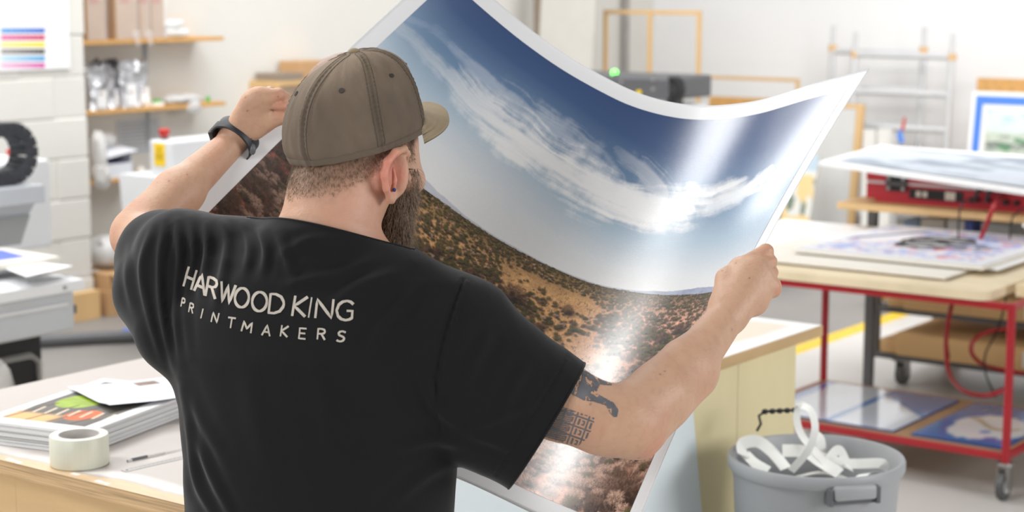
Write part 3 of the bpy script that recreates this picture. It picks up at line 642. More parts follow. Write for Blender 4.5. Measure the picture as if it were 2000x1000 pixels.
# ---------------------------------------------------------------- left worktable
tb0, tb1, ta0, ta1, TZ = -3.343, -2.27, 2.145, 3.12, .93
t = empty('worktable', RW((tb0+tb1)/2, (ta0+ta1)/2, 0), 0, 'plywood worktable with cream top and worn front edge, carrying the print stack', 'worktable')
def wtop(s, t_):
    n = fbm(s*14, t_*30, 4); n2 = fbm(s*60, t_*60, 9)
    C = np.zeros(s.shape+(3,)); C[:] = lin([182, 174, 168])*(1+.03*(n[..., None]-.5))
    lim = .028+.035*(fbm(s*9, s*0+1, 3)-.45)+.03*sstep(.55, 1, s)*fbm(s*14, s*0+4, 6)
    d = t_-lim; m = sstep(.004, -.002, d+.008*(n2-.5))
    wood = lin([214, 184, 146])*(1+.25*(fbm(s*30, t_*160, 2)[..., None]-.5)); C = C*(1-m[..., None])+wood*m[..., None]
    m = (sstep(.0, .02, d)*sstep(.06, .03, d))[..., None]*.6; C = C*(1-m)+lin([244, 240, 236])*m
    for (a, b, c, dd) in [(.43, .008, .03, .011), (.50, .012, .045, .008), (.66, .02, .018, .01), (.74, .012, .035, .008), (.3, .01, .02, .006)]:
        m = (abs(s-a) < c/2)*(abs(t_-b+.1*(s-a)) < dd/2); C[m] = lin([246, 244, 240])
    return C
mb = RB(); mb.box(tb0, tb1, ta0+.001, ta1, TZ-.03, TZ-.0006, bev=.0); tp = mb.build('table_top', M['ply_edge'], t)
picture('laminate', RW(tb0, ta0, TZ), E2*(tb1-tb0), E1*(ta1-ta0), 420, 300, wtop, tp, mat('laminate_top', 'ffffff', .4, attr='Col', var=.01))
xn = B_at(40, ta0+.02, .8)
mb = RB(); mb.box(xn, tb1-.02, ta0+.012, ta0+.03, 0, TZ-.03, bev=.001); mb.build('front_panel', M['ply'], t)
mb = RB(); mb.box(tb0+.01, xn, ta0+.012, ta0+.03, TZ-.145, TZ-.03, bev=.001); mb.build('apron', M['ply'], t)
mb = RB(); mb.box(tb0+.0, tb0+.02, ta0+.012, ta1-.02, 0, TZ-.03, bev=.001); mb.box(tb1-.02, tb1-.002, ta0+.03, ta1-.02, 0, TZ-.03, bev=.001); mb.box(tb0+.02, tb1-.02, ta1-.04, ta1-.02, 0, TZ-.03, bev=.001); mb.build('side_panels', M['ply'], t)
mb = RB(); mb.box(tb0+.02, xn+.1, ta0+.05, ta0+.6, TZ-.19, TZ-.175, bev=.001); mb.build('inner_shelf', M['ply'], t)
# print stack
cs = [np.array(rc(x, y, .975)) for x, y in [(163, 846), (396, 760), (210, 736)]]
C_, B_, A_ = cs; u = B_-C_; v_ = A_-B_; v_ = v_-u*(v_@u)/(u@u); 
M['stock'] = mat('print_stock', 'dcdcdc', .7, var=.01); NS = 22; th = .045/NS
def stackpic(s, t_):
    # s along C->B, t along C->D
    C = np.zeros(s.shape+(3,)); C[:] = lin([222, 222, 222]); inn = (s > .1)*(s < .93)*(t_ > .12)*(t_ < .9)
    base = lin([88, 84, 78])*(.7+.7*fbm(s*7, t_*7, 2)[..., None]); C = np.where(inn[..., None], base, C)
    def put(m, c): 
        m = (m*inn)[..., None]; C[:] = C*(1-m)+np.asarray(c)*m
    X = t_; Y = s
    put(sstep(.55, .5, np.hypot((X-.35)/.28, (Y-.28)/.2))*1., lin([206, 96, 40])*(.6+.8*fbm(X*22, Y*4, 4)[..., None]))
    put(sstep(.55, .5, np.hypot((X-.65)/.36, (Y-.52)/.28)), lin([150, 176, 48])*(.55+.8*fbm(X*6, Y*30, 5)[..., None]))
    put(sstep(.4, .55, X)*sstep(.26, .2, Y)*1., lin([222, 172, 110]))
    g = (np.abs(((X*5+Y*1.3) % 1)-.5) < .06)*(Y < .45); put(g*.8, lin([50, 34, 26]))
    g = (np.abs(((X*9-Y*2) % 1)-.5) < .12)*(Y > .24)*(Y < .36); put(g*.8, lin([224, 206, 180]))
    put((Y > .82)*(X < .5)*1., lin([110, 108, 104]))
    return C
for i in range(NS):
    z0 = TZ+.0005+i*th; dx, dy = random.uniform(-.004, .004), random.uniform(-.004, .004)
    o0 = C_+np.array([dx, dy]); mb = MB()
    P = [o0, o0+u, o0+u+v_, o0+v_]; mb.prism([tuple(RW(p[0], p[1], z0)) for p in P], (0, 0, th*.86))
    top = i == NS-1
    o = mb.build('art_print', M['stock']); tag(o, 'topmost print of the stack on the worktable, showing green and orange chairs' if top else 'white print sheet lying below others in the stack on the worktable', 'print', 'stacked prints on the worktable')
    if top:
        s_, t2_, P, Fq = plane_grid(RW(o0[0], o0[1], z0+th*.86+.0003), np.array(E2*u[0]+E1*u[1]), np.array(E2*v_[0]+E1*v_[1]), 200, 200)
        po = meshobj('printed_picture', P, Fq, M['print_matte'], o); setcol(po, stackpic(s_, t2_).reshape(-1, 3))
ZS = TZ+.0005+NS*th+.001
# invoice
iv = [(131, 757), (236, 747), (345, 762), (345, 778), (222, 799), (203, 791)]
quad = [PZ(131, 757, ZS+.004), PZ(345, 737, ZS+.004), PZ(430, 768, ZS+.004), PZ(214, 799, ZS+.004)]
s, t_ = np.meshgrid(np.linspace(0, 1, 60), np.linspace(0, 1, 60), indexing='ij')
quad = [np.array(q_) for q_ in quad]
P = ((1-s)*(1-t_))[..., None]*quad[0]+(s*(1-t_))[..., None]*quad[1]+(s*t_)[..., None]*quad[2]+((1-s)*t_)[..., None]*quad[3]
P[..., 2] += .006*np.abs(s-.4)+.006*sstep(.7, 1, t_)*(1-s)
i_ = np.arange(3600).reshape(60, 60); Fq = np.stack([i_[:-1, :-1], i_[1:, :-1], i_[1:, 1:], i_[:-1, 1:]], -1).reshape(-1, 4)
C = np.zeros((60, 60, 3)); C[:] = lin([214, 217, 225])
row = (((t_*30) % 1) < .4)*(s > .12)*(s < .9)*(vn(s*60, np.floor(t_*30)*3) > .5)*(((t_ > .15)*(t_ < .3)*(s < .5))+((t_ > .35)*(t_ < .75)*(s > .2))+((t_ > .85)*(t_ < .93)) > 0); C[row] = lin([176, 182, 196])
m = (s > .55)*(s < .75)*(t_ > .1)*(t_ < .26); C[m] = (lin([120, 96, 80])*(.5+1.2*fbm(s*30, t_*30, 3)[..., None]))[m]
o = meshobj('invoice_sheet', P.reshape(-1, 3), Fq, M['print_matte'], smooth=True); setcol(o, C.reshape(-1, 3)); tag(o, 'pale job sheet with a small thumbnail picture lying on top of the print stack', 'paper')
# tape roll, ruler, knife
c = np.array(PD(156, 905, 3.48)); c[2] = TZ; t = empty('filament_tape_roll', c, 0, 'large cream filament tape roll standing flat at the front edge of the worktable', 'tape roll')
mb = MB(); R_ = .0565; mb.lathe(c, [(.0405, .001), (R_-.001, .001), (R_, .003), (R_, .057), (R_-.0015, .0595), (.0405, .0595)], 72); mb.build('tape', M['tape'], t, True)
mb = MB(); mb.lathe(c, [(.0405, .0595), (.0405, .001), (.038, .001), (.038, .0597), (.0405, .0597)], 72); mb.build('core', M['core'], t, True)
def flatbar(name, p0, p1, w, th, m, lab, cat, z=TZ, marks=False):
    a, b = np.array(PZ(*p0, z)), np.array(PZ(*p1, z)); d = (b-a)/np.linalg.norm(b-a); n = np.array([-d[1], d[0], 0])
    mb = MB(); mb.prism([tuple(a-n*w/2), tuple(b-n*w/2), tuple(b+n*w/2), tuple(a+n*w/2)], (0, 0, th)); o = mb.build(name, m); tag(o, lab, cat)
    if marks:
        mb = MB(); L_ = np.linalg.norm(b-a)
        for k in range(int(L_/.005)):
            q_ = a+d*(.01+k*.005); l_ = w*(.45 if k % 2 == 0 else .28)
            mb.prism([tuple(q_+n*(w/2-.001)), tuple(q_+d*.0008+n*(w/2-.001)), tuple(q_+d*.0008+n*(w/2-l_)), tuple(q_+n*(w/2-l_))], (0, 0, th+.0002))
        mb.build('scale_marks', M['darkgrey'], o)
        mb = MB(); mb.cyl(tuple(a+d*.008), tuple(a+d*.008+np.array([0, 0, th+.0003])), .0025, n=12); mb.build('hanging_hole', M['darkgrey'], o)
    return o, a, b, d
flatbar('steel_ruler', (241, 921), (420, 880), .0165, .0012, M['steel'], 'steel ruler lying on the worktable beside the black shirt', 'ruler', marks=True)
o, a, b, d = flatbar('craft_knife', (249, 903), (322, 887), .0055, .005, M['steel'], 'thin steel scalpel lying above the ruler on the worktable', 'knife')
mb = MB(); mb.prism([tuple(b+np.array([0, 0, .002])), tuple(b+d*.05+np.array([0, 0, .002])), tuple(b+d*.01+np.cross([0, 0, 1], d)*.004+np.array([0, 0, .002]))], (0, 0, .001)); mb.build('blade', M['steel'], o)
mb = MB(); mb.cyl(tuple(a+d*.01+np.array([0, 0, .003])), tuple(a+d*.045+np.array([0, 0, .003])), .0034, n=10); mb.build('grip', M['darkgrey'], o, True)
# ---------------------------------------------------------------- right plywood bench
bC_, aC_ = -2.18, 4.376
t = empty('plywood_bench', RW(-2.75, 3.85, 0), 0, 'pale plywood bench with a cream top standing behind the grey bin', 'bench')
b_lo = -3.4; a_lo = 3.3
def btop(s, t_):
    C = np.zeros(s.shape+(3,)); C[:] = lin([240, 228, 210])*(1+.04*(fbm(s*5, t_*5, 2)[..., None]-.5))
    e = np.minimum(1-s, 1-t_)*1.1+.02*(fbm(s*12, t_*12, 5)-.5); m = sstep(.075, .05, e)[..., None]; C = C*(1-m)+lin([248, 247, 244])*m
    return C
mb = RB(); mb.box(b_lo, bC_, a_lo, aC_, .9, .9294, bev=.002); tp = mb.build('bench_top', M['ply'], t)
picture('laminate', RW(b_lo+.002, a_lo+.002, .93), E2*(bC_-b_lo-.004), E1*(aC_-a_lo-.004), 120, 120, btop, tp, M['print_matte'])
bs_ = bC_-.04; aE = A_at(1553, bs_, .75); am_ = A_at(1440, bs_, .7)
mb = RB(); mb.box(bs_-.018, bs_, a_lo+.03, am_-.002, 0, .9, bev=.001); mb.build('side_panel', M['ply_pale'], t)
mb = RB(); mb.box(bs_-.018, bs_, am_, aE, 0, .9, bev=.001); mb.build('side_panel', M['ply_pale'], t)
mb = RB(); mb.box(b_lo+.03, bs_-.018, a_lo+.03, a_lo+.05, 0, .9, bev=.001); mb.build('front_panel', M['ply_pale'], t)
mb = RB(); mb.box(b_lo+.03, bs_-.018, aE-.02, aE, 0, .9, bev=.001); mb.build('back_panel', M['ply_pale'], t)
# pale board leaning on the bench
aR_ = A_at(1340, bs_, .88)
mb = RB(); mb.prism([(bs_+.004, aR_-1.02, .895), (bs_+.004, aR_, .895), (bs_+.09, aR_+.03, .0), (bs_+.09, aR_-1.0, .0)], (.008, 0, .001)); tag(mb.build('foam_board', M['foam']), 'large pale blue-white board leaning against the plywood bench beneath the big print', 'board')
# ---------------------------------------------------------------- bin
D_ = 4.30; zr = .715; R0 = 172/F*D_*1.0
c = np.array(PD(1594, 889, D_)); zr = float(c[2]); c[2] = 0
t = empty('waste_bin', c, 0, 'round grey plastic bin full of white paper offcuts, standing beside the plywood bench', 'bin')
mb = MB(); mb.lathe(c, [(0, .003), (R0*.72, .003), (R0*.74, 0), (R0*.76, .01), (R0*.93, zr-.06), (R0*.955, zr-.03), (R0*.985, zr-.03), (R0, zr-.022), (R0, zr-.006), (R0*.985, zr), (R0*.95, zr), (R0*.925, zr-.012), (R0*.9, zr-.06), (R0*.73, .012), (0, .012)], 96); mb.build('tub', M['binpl'], t, True)
def binpt(px, py, k=1.0):
    p = np.array(PD(px, py, D_)); return p
p = np.array(PD(1662, 965, D_-R0*.85)); ang = math.atan2(p[1]-c[1], p[0]-c[0])
er, et = np.array([math.cos(ang), math.sin(ang), 0]), np.array([-math.sin(ang), math.cos(ang), 0])
hz = p[2]; rr = R0*.93
Th = Matrix(((et[0], er[0], 0, c[0]+er[0]*rr), (et[1], er[1], 0, c[1]+er[1]*rr), (0, 0, 1, hz), (0, 0, 0, 1)))
mb = MB(Th); mb.box(-.052, .052, .004, .03, -.008, .026, .008); hh = mb.build('handle_grip', M['binpl'], t, True)
mb = MB(Th); mb.box(-.058, .058, -.01, .012, -.02, -.009, .001); mb.box(-.064, -.053, -.01, .022, -.02, .02, .002); mb.box(.053, .064, -.01, .022, -.02, .02, .002); mb.build('handle_recess', M['trolley'], t)
def ribbon(name, pts, w, lab, m=M['strip'], group='paper offcuts in the bin', sub=8, wd=None):
    P = [np.array(p, float) for p in pts]; n = len(P); Q = []
    for i in range(n-1):
        p0, p1, p2, p3 = P[max(i-1, 0)], P[i], P[i+1], P[min(i+2, n-1)]
        for k in range(sub):
            x = k/sub; Q.append(.5*((2*p1)+(-p0+p2)*x+(2*p0-5*p1+4*p2-p3)*x*x+(-p0+3*p1-3*p2+p3)*x**3))
    Q.append(P[-1]); Q = np.array(Q); T_ = np.gradient(Q, axis=0); T_ /= np.linalg.norm(T_, axis=1)[:, None]+1e-9
    ref = np.array(wd if wd is not None else [.3, -.9, .3]); B = np.cross(T_, ref); B /= np.linalg.norm(B, axis=1)[:, None]+1e-9
    N_ = np.cross(B, T_); V = np.concatenate([Q+B*w/2+N_*.0006, Q-B*w/2+N_*.0006, Q-B*w/2-N_*.0006, Q+B*w/2-N_*.0006]); k = len(Q); Fc = []
    for i in range(k-1):
        for j in range(4): j2 = (j+1) % 4; Fc.append([j*k+i, j*k+i+1, j2*k+i+1, j2*k+i])
    Fc += [[0, k, 2*k, 3*k], [k-1, 4*k-1, 3*k-1, 2*k-1]]
    o = meshobj(name, V, Fc, m); return tag(o, lab, 'paper strip' if 'strip' in name else None, group)
bp = lambda x, y, dD=0: PD(x, y, D_+dD)
ribbon('paper_strip', [bp(1545, 920, -.03), bp(1578, 880, -.05), bp(1592, 838, -.05), bp(1583, 802, -.03), bp(1562, 793, 0), bp(1556, 815, .03), bp(1566, 850, .03), bp(1600, 890, 0), bp(1630, 925, -.02)], .019, 'tall looping white paper strip rising out of the middle of the grey bin')
ribbon('paper_strip', [bp(1452, 890, -.02), bp(1450, 868, .02), bp(1478, 862, .05), bp(1505, 880, .04), bp(1535, 915, .0)], .03, 'wide white strip bent over at the left side of the bin, nearest the black cord')
ribbon('paper_strip', [bp(1455, 885, 0), bp(1475, 905, -.03), bp(1500, 920, -.05)], .026, 'short white strip slanting down below the bent wide strip at the left of the bin')
ribbon('paper_strip', [bp(1528, 880, .03), bp(1570, 882, .03), bp(1600, 900, .0), bp(1640, 925, -.04)], .03, 'white strip lying across behind the tall loop in the bin')
ribbon('paper_strip', [bp(1585, 865, .05), bp(1600, 890, .03), bp(1655, 905, .02), bp(1722, 905, .0), bp(1724, 918, -.01)], .024, 'long white strip reaching to the right side of the bin with a bent end')
ribbon('paper_strip', [bp(1612, 905, .02), bp(1637, 878, .04), bp(1652, 900, .04), bp(1660, 918, 0)], .022, 'white strip folded into a peak right of the tall loop in the bin')
ribbon('paper_strip', [bp(1590, 850, .06), bp(1602, 860, .05), bp(1605, 895, .05)], .026, 'short upright white strip just right of the tall loop in the bin')
random.seed(5)
for k in range(26):
    a1 = random.uniform(0, 6.28); r1 = R0*.82*math.sqrt(random.random()); a2 = a1+random.uniform(1.5, 4.5); r2 = R0*.82*math.sqrt(random.random()); zz = zr-.11-.10*random.random()+.03*(k % 3)
    p0 = c+np.array([r1*math.cos(a1), r1*math.sin(a1), zz]); p2 = c+np.array([r2*math.cos(a2), r2*math.sin(a2), zz+random.uniform(-.02, .03)]); pm = (p0+p2)/2+np.array([0, 0, random.uniform(.0, .04)])
    ribbon('paper_strip', [p0, pm, p2], random.uniform(.018, .032), 'white paper offcut lying among others in the tangled heap filling the grey bin', wd=[random.uniform(-.4, .4), random.uniform(-.4, .4), 1], group='loose offcuts heaped in the bin')
mb = MB(); mb.lathe(c, [(0, zr-.21), (R0*.8, zr-.21), (R0*.8, zr-.22), (0, zr-.22)], 40); tag(mb.build('crumpled_paper', M['strip']), 'bed of crumpled white paper filling the lower part of the grey bin', 'waste paper', kind='stuff')
# black cord handle
pts = [PD(1478, 842, 4.42), PD(1486, 828, 4.42), PD(1482, 812, 4.43), PD(1494, 804, 4.43), PD(1520, 802, 4.43), PD(1552, 801, 4.43), PD(1556, 812, 4.42), PD(1555, 836, 4.42)]
mb = MB(); mb.tube(pts, .0035, 8)
t2 = mb.build('wire_handle', M['black'], t, True); 
for k in range(5):
    p = pts[3]*(1-k/4)+pts[5]*k/4; mb = MB(); mb.sphere(tuple(p), .009, .006, .007, 10); mb.build('bead', M['black'], t2, True)
# ---------------------------------------------------------------- red trolley table
fb0, fb1, fa0, fa1 = -3.41, -2.318, 6.143, 6.86; zt_ = .76
t = empty('red_trolley', RW((fb0+fb1)/2, (fa0+fa1)/2, 0), 0, 'red tubular steel trolley with a wooden top and lower shelf on castors', 'trolley')
for b, a in ((fb0, fa0), (fb1, fa0), (fb0, fa1), (fb1, fa1)):
    mb = RB(); mb.tube([(b, a, .135), (b, a, zt_-.04)], .0155, 14); lg = mb.build('leg', M['red'], t, True)
    k = empty('castor', RW(b, a, 0)) if 0 else None
    mb = RB(); mb.lathe((b, a, .125), [(0, 0), (.03, 0), (.03, .012), (0, .012)], 20); mb.box(b-.018, b-.014, a-.03, a+.03, .04, .125, .001); mb.box(b+.014, b+.018, a-.03, a+.03, .04, .125, .001); cs = mb.build('castor_fork', M['steel'], lg, True)
mb = None
for b, a in ((fb0, fa0), (fb1, fa0), (fb0, fa1), (fb1, fa1)):
    mb = RB(); mb.cyl((b-.012, a-.01, .052), (b+.012, a-.01, .052), .052, n=28); w_ = mb.build('wheel', M['wheel'], t, True)
    mb = RB(); mb.cyl((b-.014, a-.01, .052), (b+.014, a-.01, .052), .028, n=20); mb.build('hub', M['alu'], w_, True)
for z, nm in ((.155, 'lower_rail'), (zt_-.053, 'upper_rail')):
    mb = RB(); h_ = .03
    for (x0, x1, y0, y1) in ((fb0, fb1, fa0-.008, fa0+.008), (fb0, fb1, fa1-.008, fa1+.008), (fb0-.008, fb0+.008, fa0, fa1), (fb1-.008, fb1+.008, fa0, fa1)): mb.box(x0, x1, y0, y1, z-.012, z+.014, .002)
    mb.build(nm, M['red'], t)
mb = RB(); mb.box(fb0+.01, fb1-.01, fa0+.01, fa1-.01, .158, .172, .002); mb.build('lower_shelf', mat('brown_hardboard', 'b08e6c', .6, var=.05), t)
mb = RB()
poly = []
for (cx, cy, a0) in ((-2.40-.05, 6.12+.05, -90), (-2.40-.05, 7.5-.05, 0), (-3.95+.05, 7.5-.05, 90), (-3.95+.05, 6.12+.05, 180)):
    for k in range(5): an = math.radians(a0+k*22.5); poly.append((cx+.05*math.cos(an), cy+.05*math.sin(an), zt_-.038))
mb.prism(poly, (0, 0, .034)); mb.build('wooden_top', mat('pale_birch_top', 'ead9b8', .6, var=.08, scale=6), t)
mb = RB(); mb.box(-2.36, -2.1, 6.28, 7.3, zt_-.038, zt_+.01, .003); tag(mb.build('wood_block', mat('pale_block', 'ead6ae', .6)), 'pale wooden block on the red rail at the right edge of the trolley', 'wood block')
# glossy panels on the lower shelf
def gl1(s, t_):  # pale areas are bright reflections painted onto a blue panel
    C = np.zeros(s.shape+(3,)); C[:] = lin([214, 224, 240])*(1+.02*fbm(s*4, t_*4, 2)[..., None])
    C[(s > .5)*(s < .56)] = lin([80, 130, 200]); m = (s >= .56)*(t_ > 1.0-.9*(s-.35)); C[m] = lin([66, 124, 196]); C[(s < .08)] = lin([84, 120, 196])
    return C
def gl2(s, t_):
    C = np.zeros(s.shape+(3,)); C[:] = lin([62, 118, 192])*(1+.1*(fbm(s*5, t_*5, 3)[..., None]-.5))
    e = np.hypot((s-.55)/.42, (t_-.42)/.32)+.5*(fbm(s*7, t_*7, 6)-.5); m = sstep(1.05, .9, e)[..., None]; C = C*(1-m)+lin([238, 240, 244])*m
    m = (np.abs(t_-.5-.1*np.sin(s*7)) < .035)*(e < .9); C[m] = lin([206, 190, 160]); m = (np.hypot(s-.6, (t_-.3)*1.4) < .06); C[m] = lin([150, 165, 225])
    return C
def panel(name, b0, b1, a0, a1, z, fn, lab):
    t_ = empty(name, RW((b0+b1)/2, (a0+a1)/2, z), 0, lab, 'panel', 'glossy panels on the red trolley')
    mb = RB(); mb.box(b0, b1, a0, a1, z, z+.008, .001); mb.build('board', M['navy'], t_)
    picture('print_or_reflection_face', RW(b0+.001, a0+.001, z+.0085), E2*(b1-b0-.002), E1*(a1-a0-.002), 90, 90, fn, t_, M['panel_gloss'])
panel('glossy_panel', -3.36, -2.77, 6.17, 6.80, .172, gl1, 'glossy blue panel painted with pale reflections, left on the lower shelf of the red trolley')
panel('glossy_panel', -2.70, -2.34, 6.17, 6.80, .172, gl2, 'glossy blue panel with white snowy shape, right on the red trolley shelf')
# sheets on the trolley top
zz = zt_-.004
def sheet(name, b0, b1, a0, a1, z, th, m, lab, cat='board', group=None, r=.0):
    mb = RB(); mb.T = ROOM@Matrix.Translation(((b0+b1)/2, (a0+a1)/2, 0))@Matrix.Rotation(r, 4, 'Z'); w, h = (b1-b0)/2, (a1-a0)/2
    mb.box(-w, w, -h, h, z, z+th, .002); return tag(mb.build(name, m), lab, cat, group)
sheet('mount_board', -3.93, -3.2, 6.5, 7.46, zz, .008, M['paper'], 'white board at the left of the trolley top beside the gripping hand', group='white boards on the trolley top')
sheet('mount_board', -3.55, -2.62, 6.25, 6.9, zz+.008, .008, M['offwhite'], 'cream-white board along the front edge of the trolley top', group='white boards on the trolley top')
sheet('mount_board', -3.38, -2.52, 6.52, 7.40, zz+.016, .008, M['paper'], 'white board directly beneath the pop-coloured print on the trolley', group='white boards on the trolley top')
sheet('mount_board', -3.36, -2.55, 6.44, 7.36, zz+.024, .012, M['offwhite'], 'thick white board carrying the red and blue patterned print on the trolley', group='white boards on the trolley top')
def pop(s, t_):
    C = np.zeros(s.shape+(3,)); C[:] = lin([222, 222, 226]); inn = (s > .06)*(s < .93)*(t_ > .08)*(t_ < .94)
    n = vn(s*26, t_*40, 3); C[inn*(n > .62)] = lin([160, 168, 214]); C[inn*(n < .22)] = lin([224, 160, 172]); n = vn(s*9+4, t_*16, 8); C[inn*(n > .7)] = lin([170, 184, 222]); C[inn*(n < .16)] = lin([214, 130, 140])
    e = np.hypot((s-.5)/.22, (t_-.55)/.24)+.6*(fbm(s*8, t_*8, 4)-.5); C[inn*(e < .95)] = lin([50, 50, 52]); C[inn*(e < .8)*(vn(s*8, t_*30, 5) > .6)] = lin([190, 190, 190])
    e = np.hypot((s-.72)/.16, (t_-.5)/.2)+.6*(fbm(s*9, t_*9, 7)-.5); C[inn*(e < .8)*(vn(s*20, t_*30, 6) > .45)] = lin([120, 122, 138])
    e = np.hypot((s-.2)/.12, (t_-.65)/.3); C[inn*(e < 1)] = lin([224, 220, 222]); C[inn*(np.abs(t_-.35-1.7*s) < .05)*(s < .3)] = lin([96, 108, 140])
    return C
t = empty('patterned_print', RW(-2.95, 6.9, zz+.037), 0, 'large print patterned in grey, pale blue and red on the red trolley', 'print')
mb = RB(); mb.box(-3.35, -2.56, 6.45, 7.35, zz+.037, zz+.040, .001); mb.build('sheet', M['paper'], t)
picture('printed_picture', RW(-3.345, 6.455, zz+.0406), E2*.78, E1*.89, 150, 150, pop, t, M['print_matte'])
# ---------------------------------------------------------------- grey board trolley with wrapped boards
gb0, gb1, ga0, ga1 = -3.54, -2.3, 7.66, 8.35
t = empty('board_trolley', RW((gb0+gb1)/2, (ga0+ga1)/2, 0), 0, 'dark grey steel trolley holding brown wrapped boards, behind the red trolley', 'trolley')
for b in (gb0, gb1):
    for a in (ga0, ga1): mb = RB(); mb.box(b-.015, b+.015, a-.015, a+.015, .12, .645, .002); mb.build('post', M['trolley'], t)
for z in (.135, .355, .63):
    mb = RB(); mb.box(gb0, gb1, ga0-.016, ga0+.016, z-.014, z+.014, .002); mb.box(gb0, gb1, ga1-.016, ga1+.016, z-.014, z+.014, .002); mb.box(gb0-.015, gb0+.016, ga0, ga1, z-.014, z+.014, .002); mb.box(gb1-.015, gb1+.016, ga0, ga1, z-.014, z+.014, .002); mb.build('rail', M['trolley'], t)
for z in (.142, .362):
    mb = RB()
    for k in range(5): aa = ga0+.1+k*.12; mb.box(gb0, gb1, aa-.015, aa+.015, z-.012, z+.004, .001)
    mb.build('shelf_bars', M['trolley'], t)
for b, a in ((gb0+.12, ga0+.04), (gb1-.12, ga0+.04), (gb0+.12, ga1-.04), (gb1-.12, ga1-.04)):
    mb = RB(); mb.box(b-.04, b+.04, a-.04, a+.04, .11, .122, .002); mb.box(b-.025, b-.02, a-.03, a+.03, .04, .11, .001); mb.box(b+.02, b+.025, a-.03, a+.03, .04, .11, .001); fk = mb.build('castor_fork', M['steel'], t)
    mb = RB(); mb.cyl((b-.018, a, .05), (b+.018, a, .05), .05, n=24); mb.build('wheel', M['wheel'], fk, True)
def wrapped(b0, b1, a0, a1, z0, z1, lab):
    t = empty('wrapped_board_pack', RW((b0+b1)/2, (a0+a1)/2, z0), 0, lab, 'parcel', 'brown wrapped parcels on the grey trolley')
    mb = RB(); mb.box(b0, b1, a0, a1, z0, z1, .012); mb.build('kraft_wrapping', M['kraft'], t, True)
    mb = RB(); mb.box(b0-.09, b0+.01, a0+.03, a1-.03, z0, z0+(z1-z0)*.6, .01); mb.build('folded_end', M['kraft'], t, True)
    mb = RB(); mb.box(b1-.45, b1-.25, a0-.002, a0+.001, z0+.02, z1-.02, 0); mb.build('address_label', M['paper'], t)
wrapped(-3.39, -2.36, 7.60, 8.3, .372, .475, 'brown paper wrapped board pack on the upper shelf of the grey trolley')
wrapped(-3.42, -2.36, 7.60, 8.3, .152, .262, 'brown paper wrapped board pack on the bottom shelf of the grey trolley')
# ---------------------------------------------------------------- table with the red case
t = empty('side_table', RW(-3.0, 7.8, 0), 0, 'light wooden table carrying the red metal case, above the grey trolley', 'table')
mb = RB(); mb.box(-3.6, -2.2, 7.33, 8.5, .85, .88, .004); mb.build('table_top', M['pine'], t)
for b, a in ((-3.5, 8.42), (-2.25, 8.42), (-3.5, 7.5), (-2.25, 7.5)): mb = RB(); mb.box(b-.02, b+.02, a-.02, a+.02, 0, .85, .002); mb.build('leg', M['trolley'], t)
mb = RB(); mb.box(-3.5, -2.22, 7.6, 8.42, .66, .685, .002); mb.build('under_shelf', M['brownboard'], t)
cb0, cb1, ca0, ca1, cz0, cz1 = -3.52, -2.2, 7.46, 8.0, .88, 1.015
t = empty('red_case', RW((cb0+cb1)/2, (ca0+ca1)/2, cz0), 0, 'long red metal case with hinges and black hoses lying on the light wooden table', 'case')
zm = cz0+.082
mb = RB(); mb.box(cb0, cb1, ca0, ca1, cz0+.012, zm, .004); mb.box(cb0+.05, cb1, ca0-.01, ca1, cz0, cz0+.02, .003); mb.build('case_base', M['darkred'], t)
mb = RB(); mb.box(cb0, cb1, ca0-.004, ca1, zm+.012, cz1, .004); mb.build('case_lid', M['darkred'], t)
mb = RB(); mb.box(cb0+.003, cb1, ca0-.001, ca1, zm, zm+.012, .001); mb.build('metal_seal', M['alu'], t)
b0, z0 = BZ(1733, 357, ca0); b1, _ = BZ(1773, 357, ca0)
mb = RB(); mb.box(b0, b1, ca0-.014, ca0-.004, zm-.028, zm+.04, .003); hg = mb.build('hinge', M['black'], t)
mb = RB(); mb.cyl((b0, ca0-.016, zm+.006), (b1, ca0-.016, zm+.006), .008, n=12); mb.build('hinge_pin', M['trolley'], hg, True)
for bx_ in (b0+.014, b1-.014):
    for zz_ in (zm-.016, zm+.028): mb = RB(); mb.cyl((bx_, ca0-.014, zz_), (bx_, ca0-.021, zz_), .0085, n=14); mb.build('hinge_bolt', M['steel'], hg, True)
b0, _ = BZ(1776, 382, ca0); b1, _ = BZ(1882, 382, ca0)
mb = RB(); mb.box(b0, b1, ca0-.005, ca0-.001, cz0+.026, cz0+.07, .002); pn = mb.build('control_panel', M['black'], t)
for x in (1795, 1808): bx_, _ = BZ(x, 380, ca0); mb = RB(); mb.box(bx_-.011, bx_+.011, ca0-.011, ca0-.005, cz0+.036, cz0+.06, .003); mb.build('rocker_switch', M['offwhite'], pn)
bx_, _ = BZ(1857, 380, ca0); mb = RB(); mb.box(bx_-.024, bx_+.024, ca0-.007, ca0-.005, cz0+.03, cz0+.066, .001); mb.build('rating_plate', M['offwhite'], pn)
for i, x in enumerate((1912, 1934)):
    b, _ = BZ(x, 390, ca0); mb = RB(); mb.tube([(b, ca0-.005, cz0+.04), (b, ca0-.04, cz0+.045), (b+.01, ca0-.05, cz0+.08), (b+.045, ca0-.04, cz0+.115), (b+.09, ca0-.02, cz0+.12), (b+.11, ca0, cz0+.115)], .009, 10); mb.build('black_hose', M['rubber'], t, True)
for x in (1900, 1966, 1988): b, _ = BZ(x, 393, ca0); mb = RB(); mb.cyl((b, ca0-.018, cz0+.04), (b, ca0, cz0+.04), .012, n=14); mb.build('socket', M['black'], t, True)
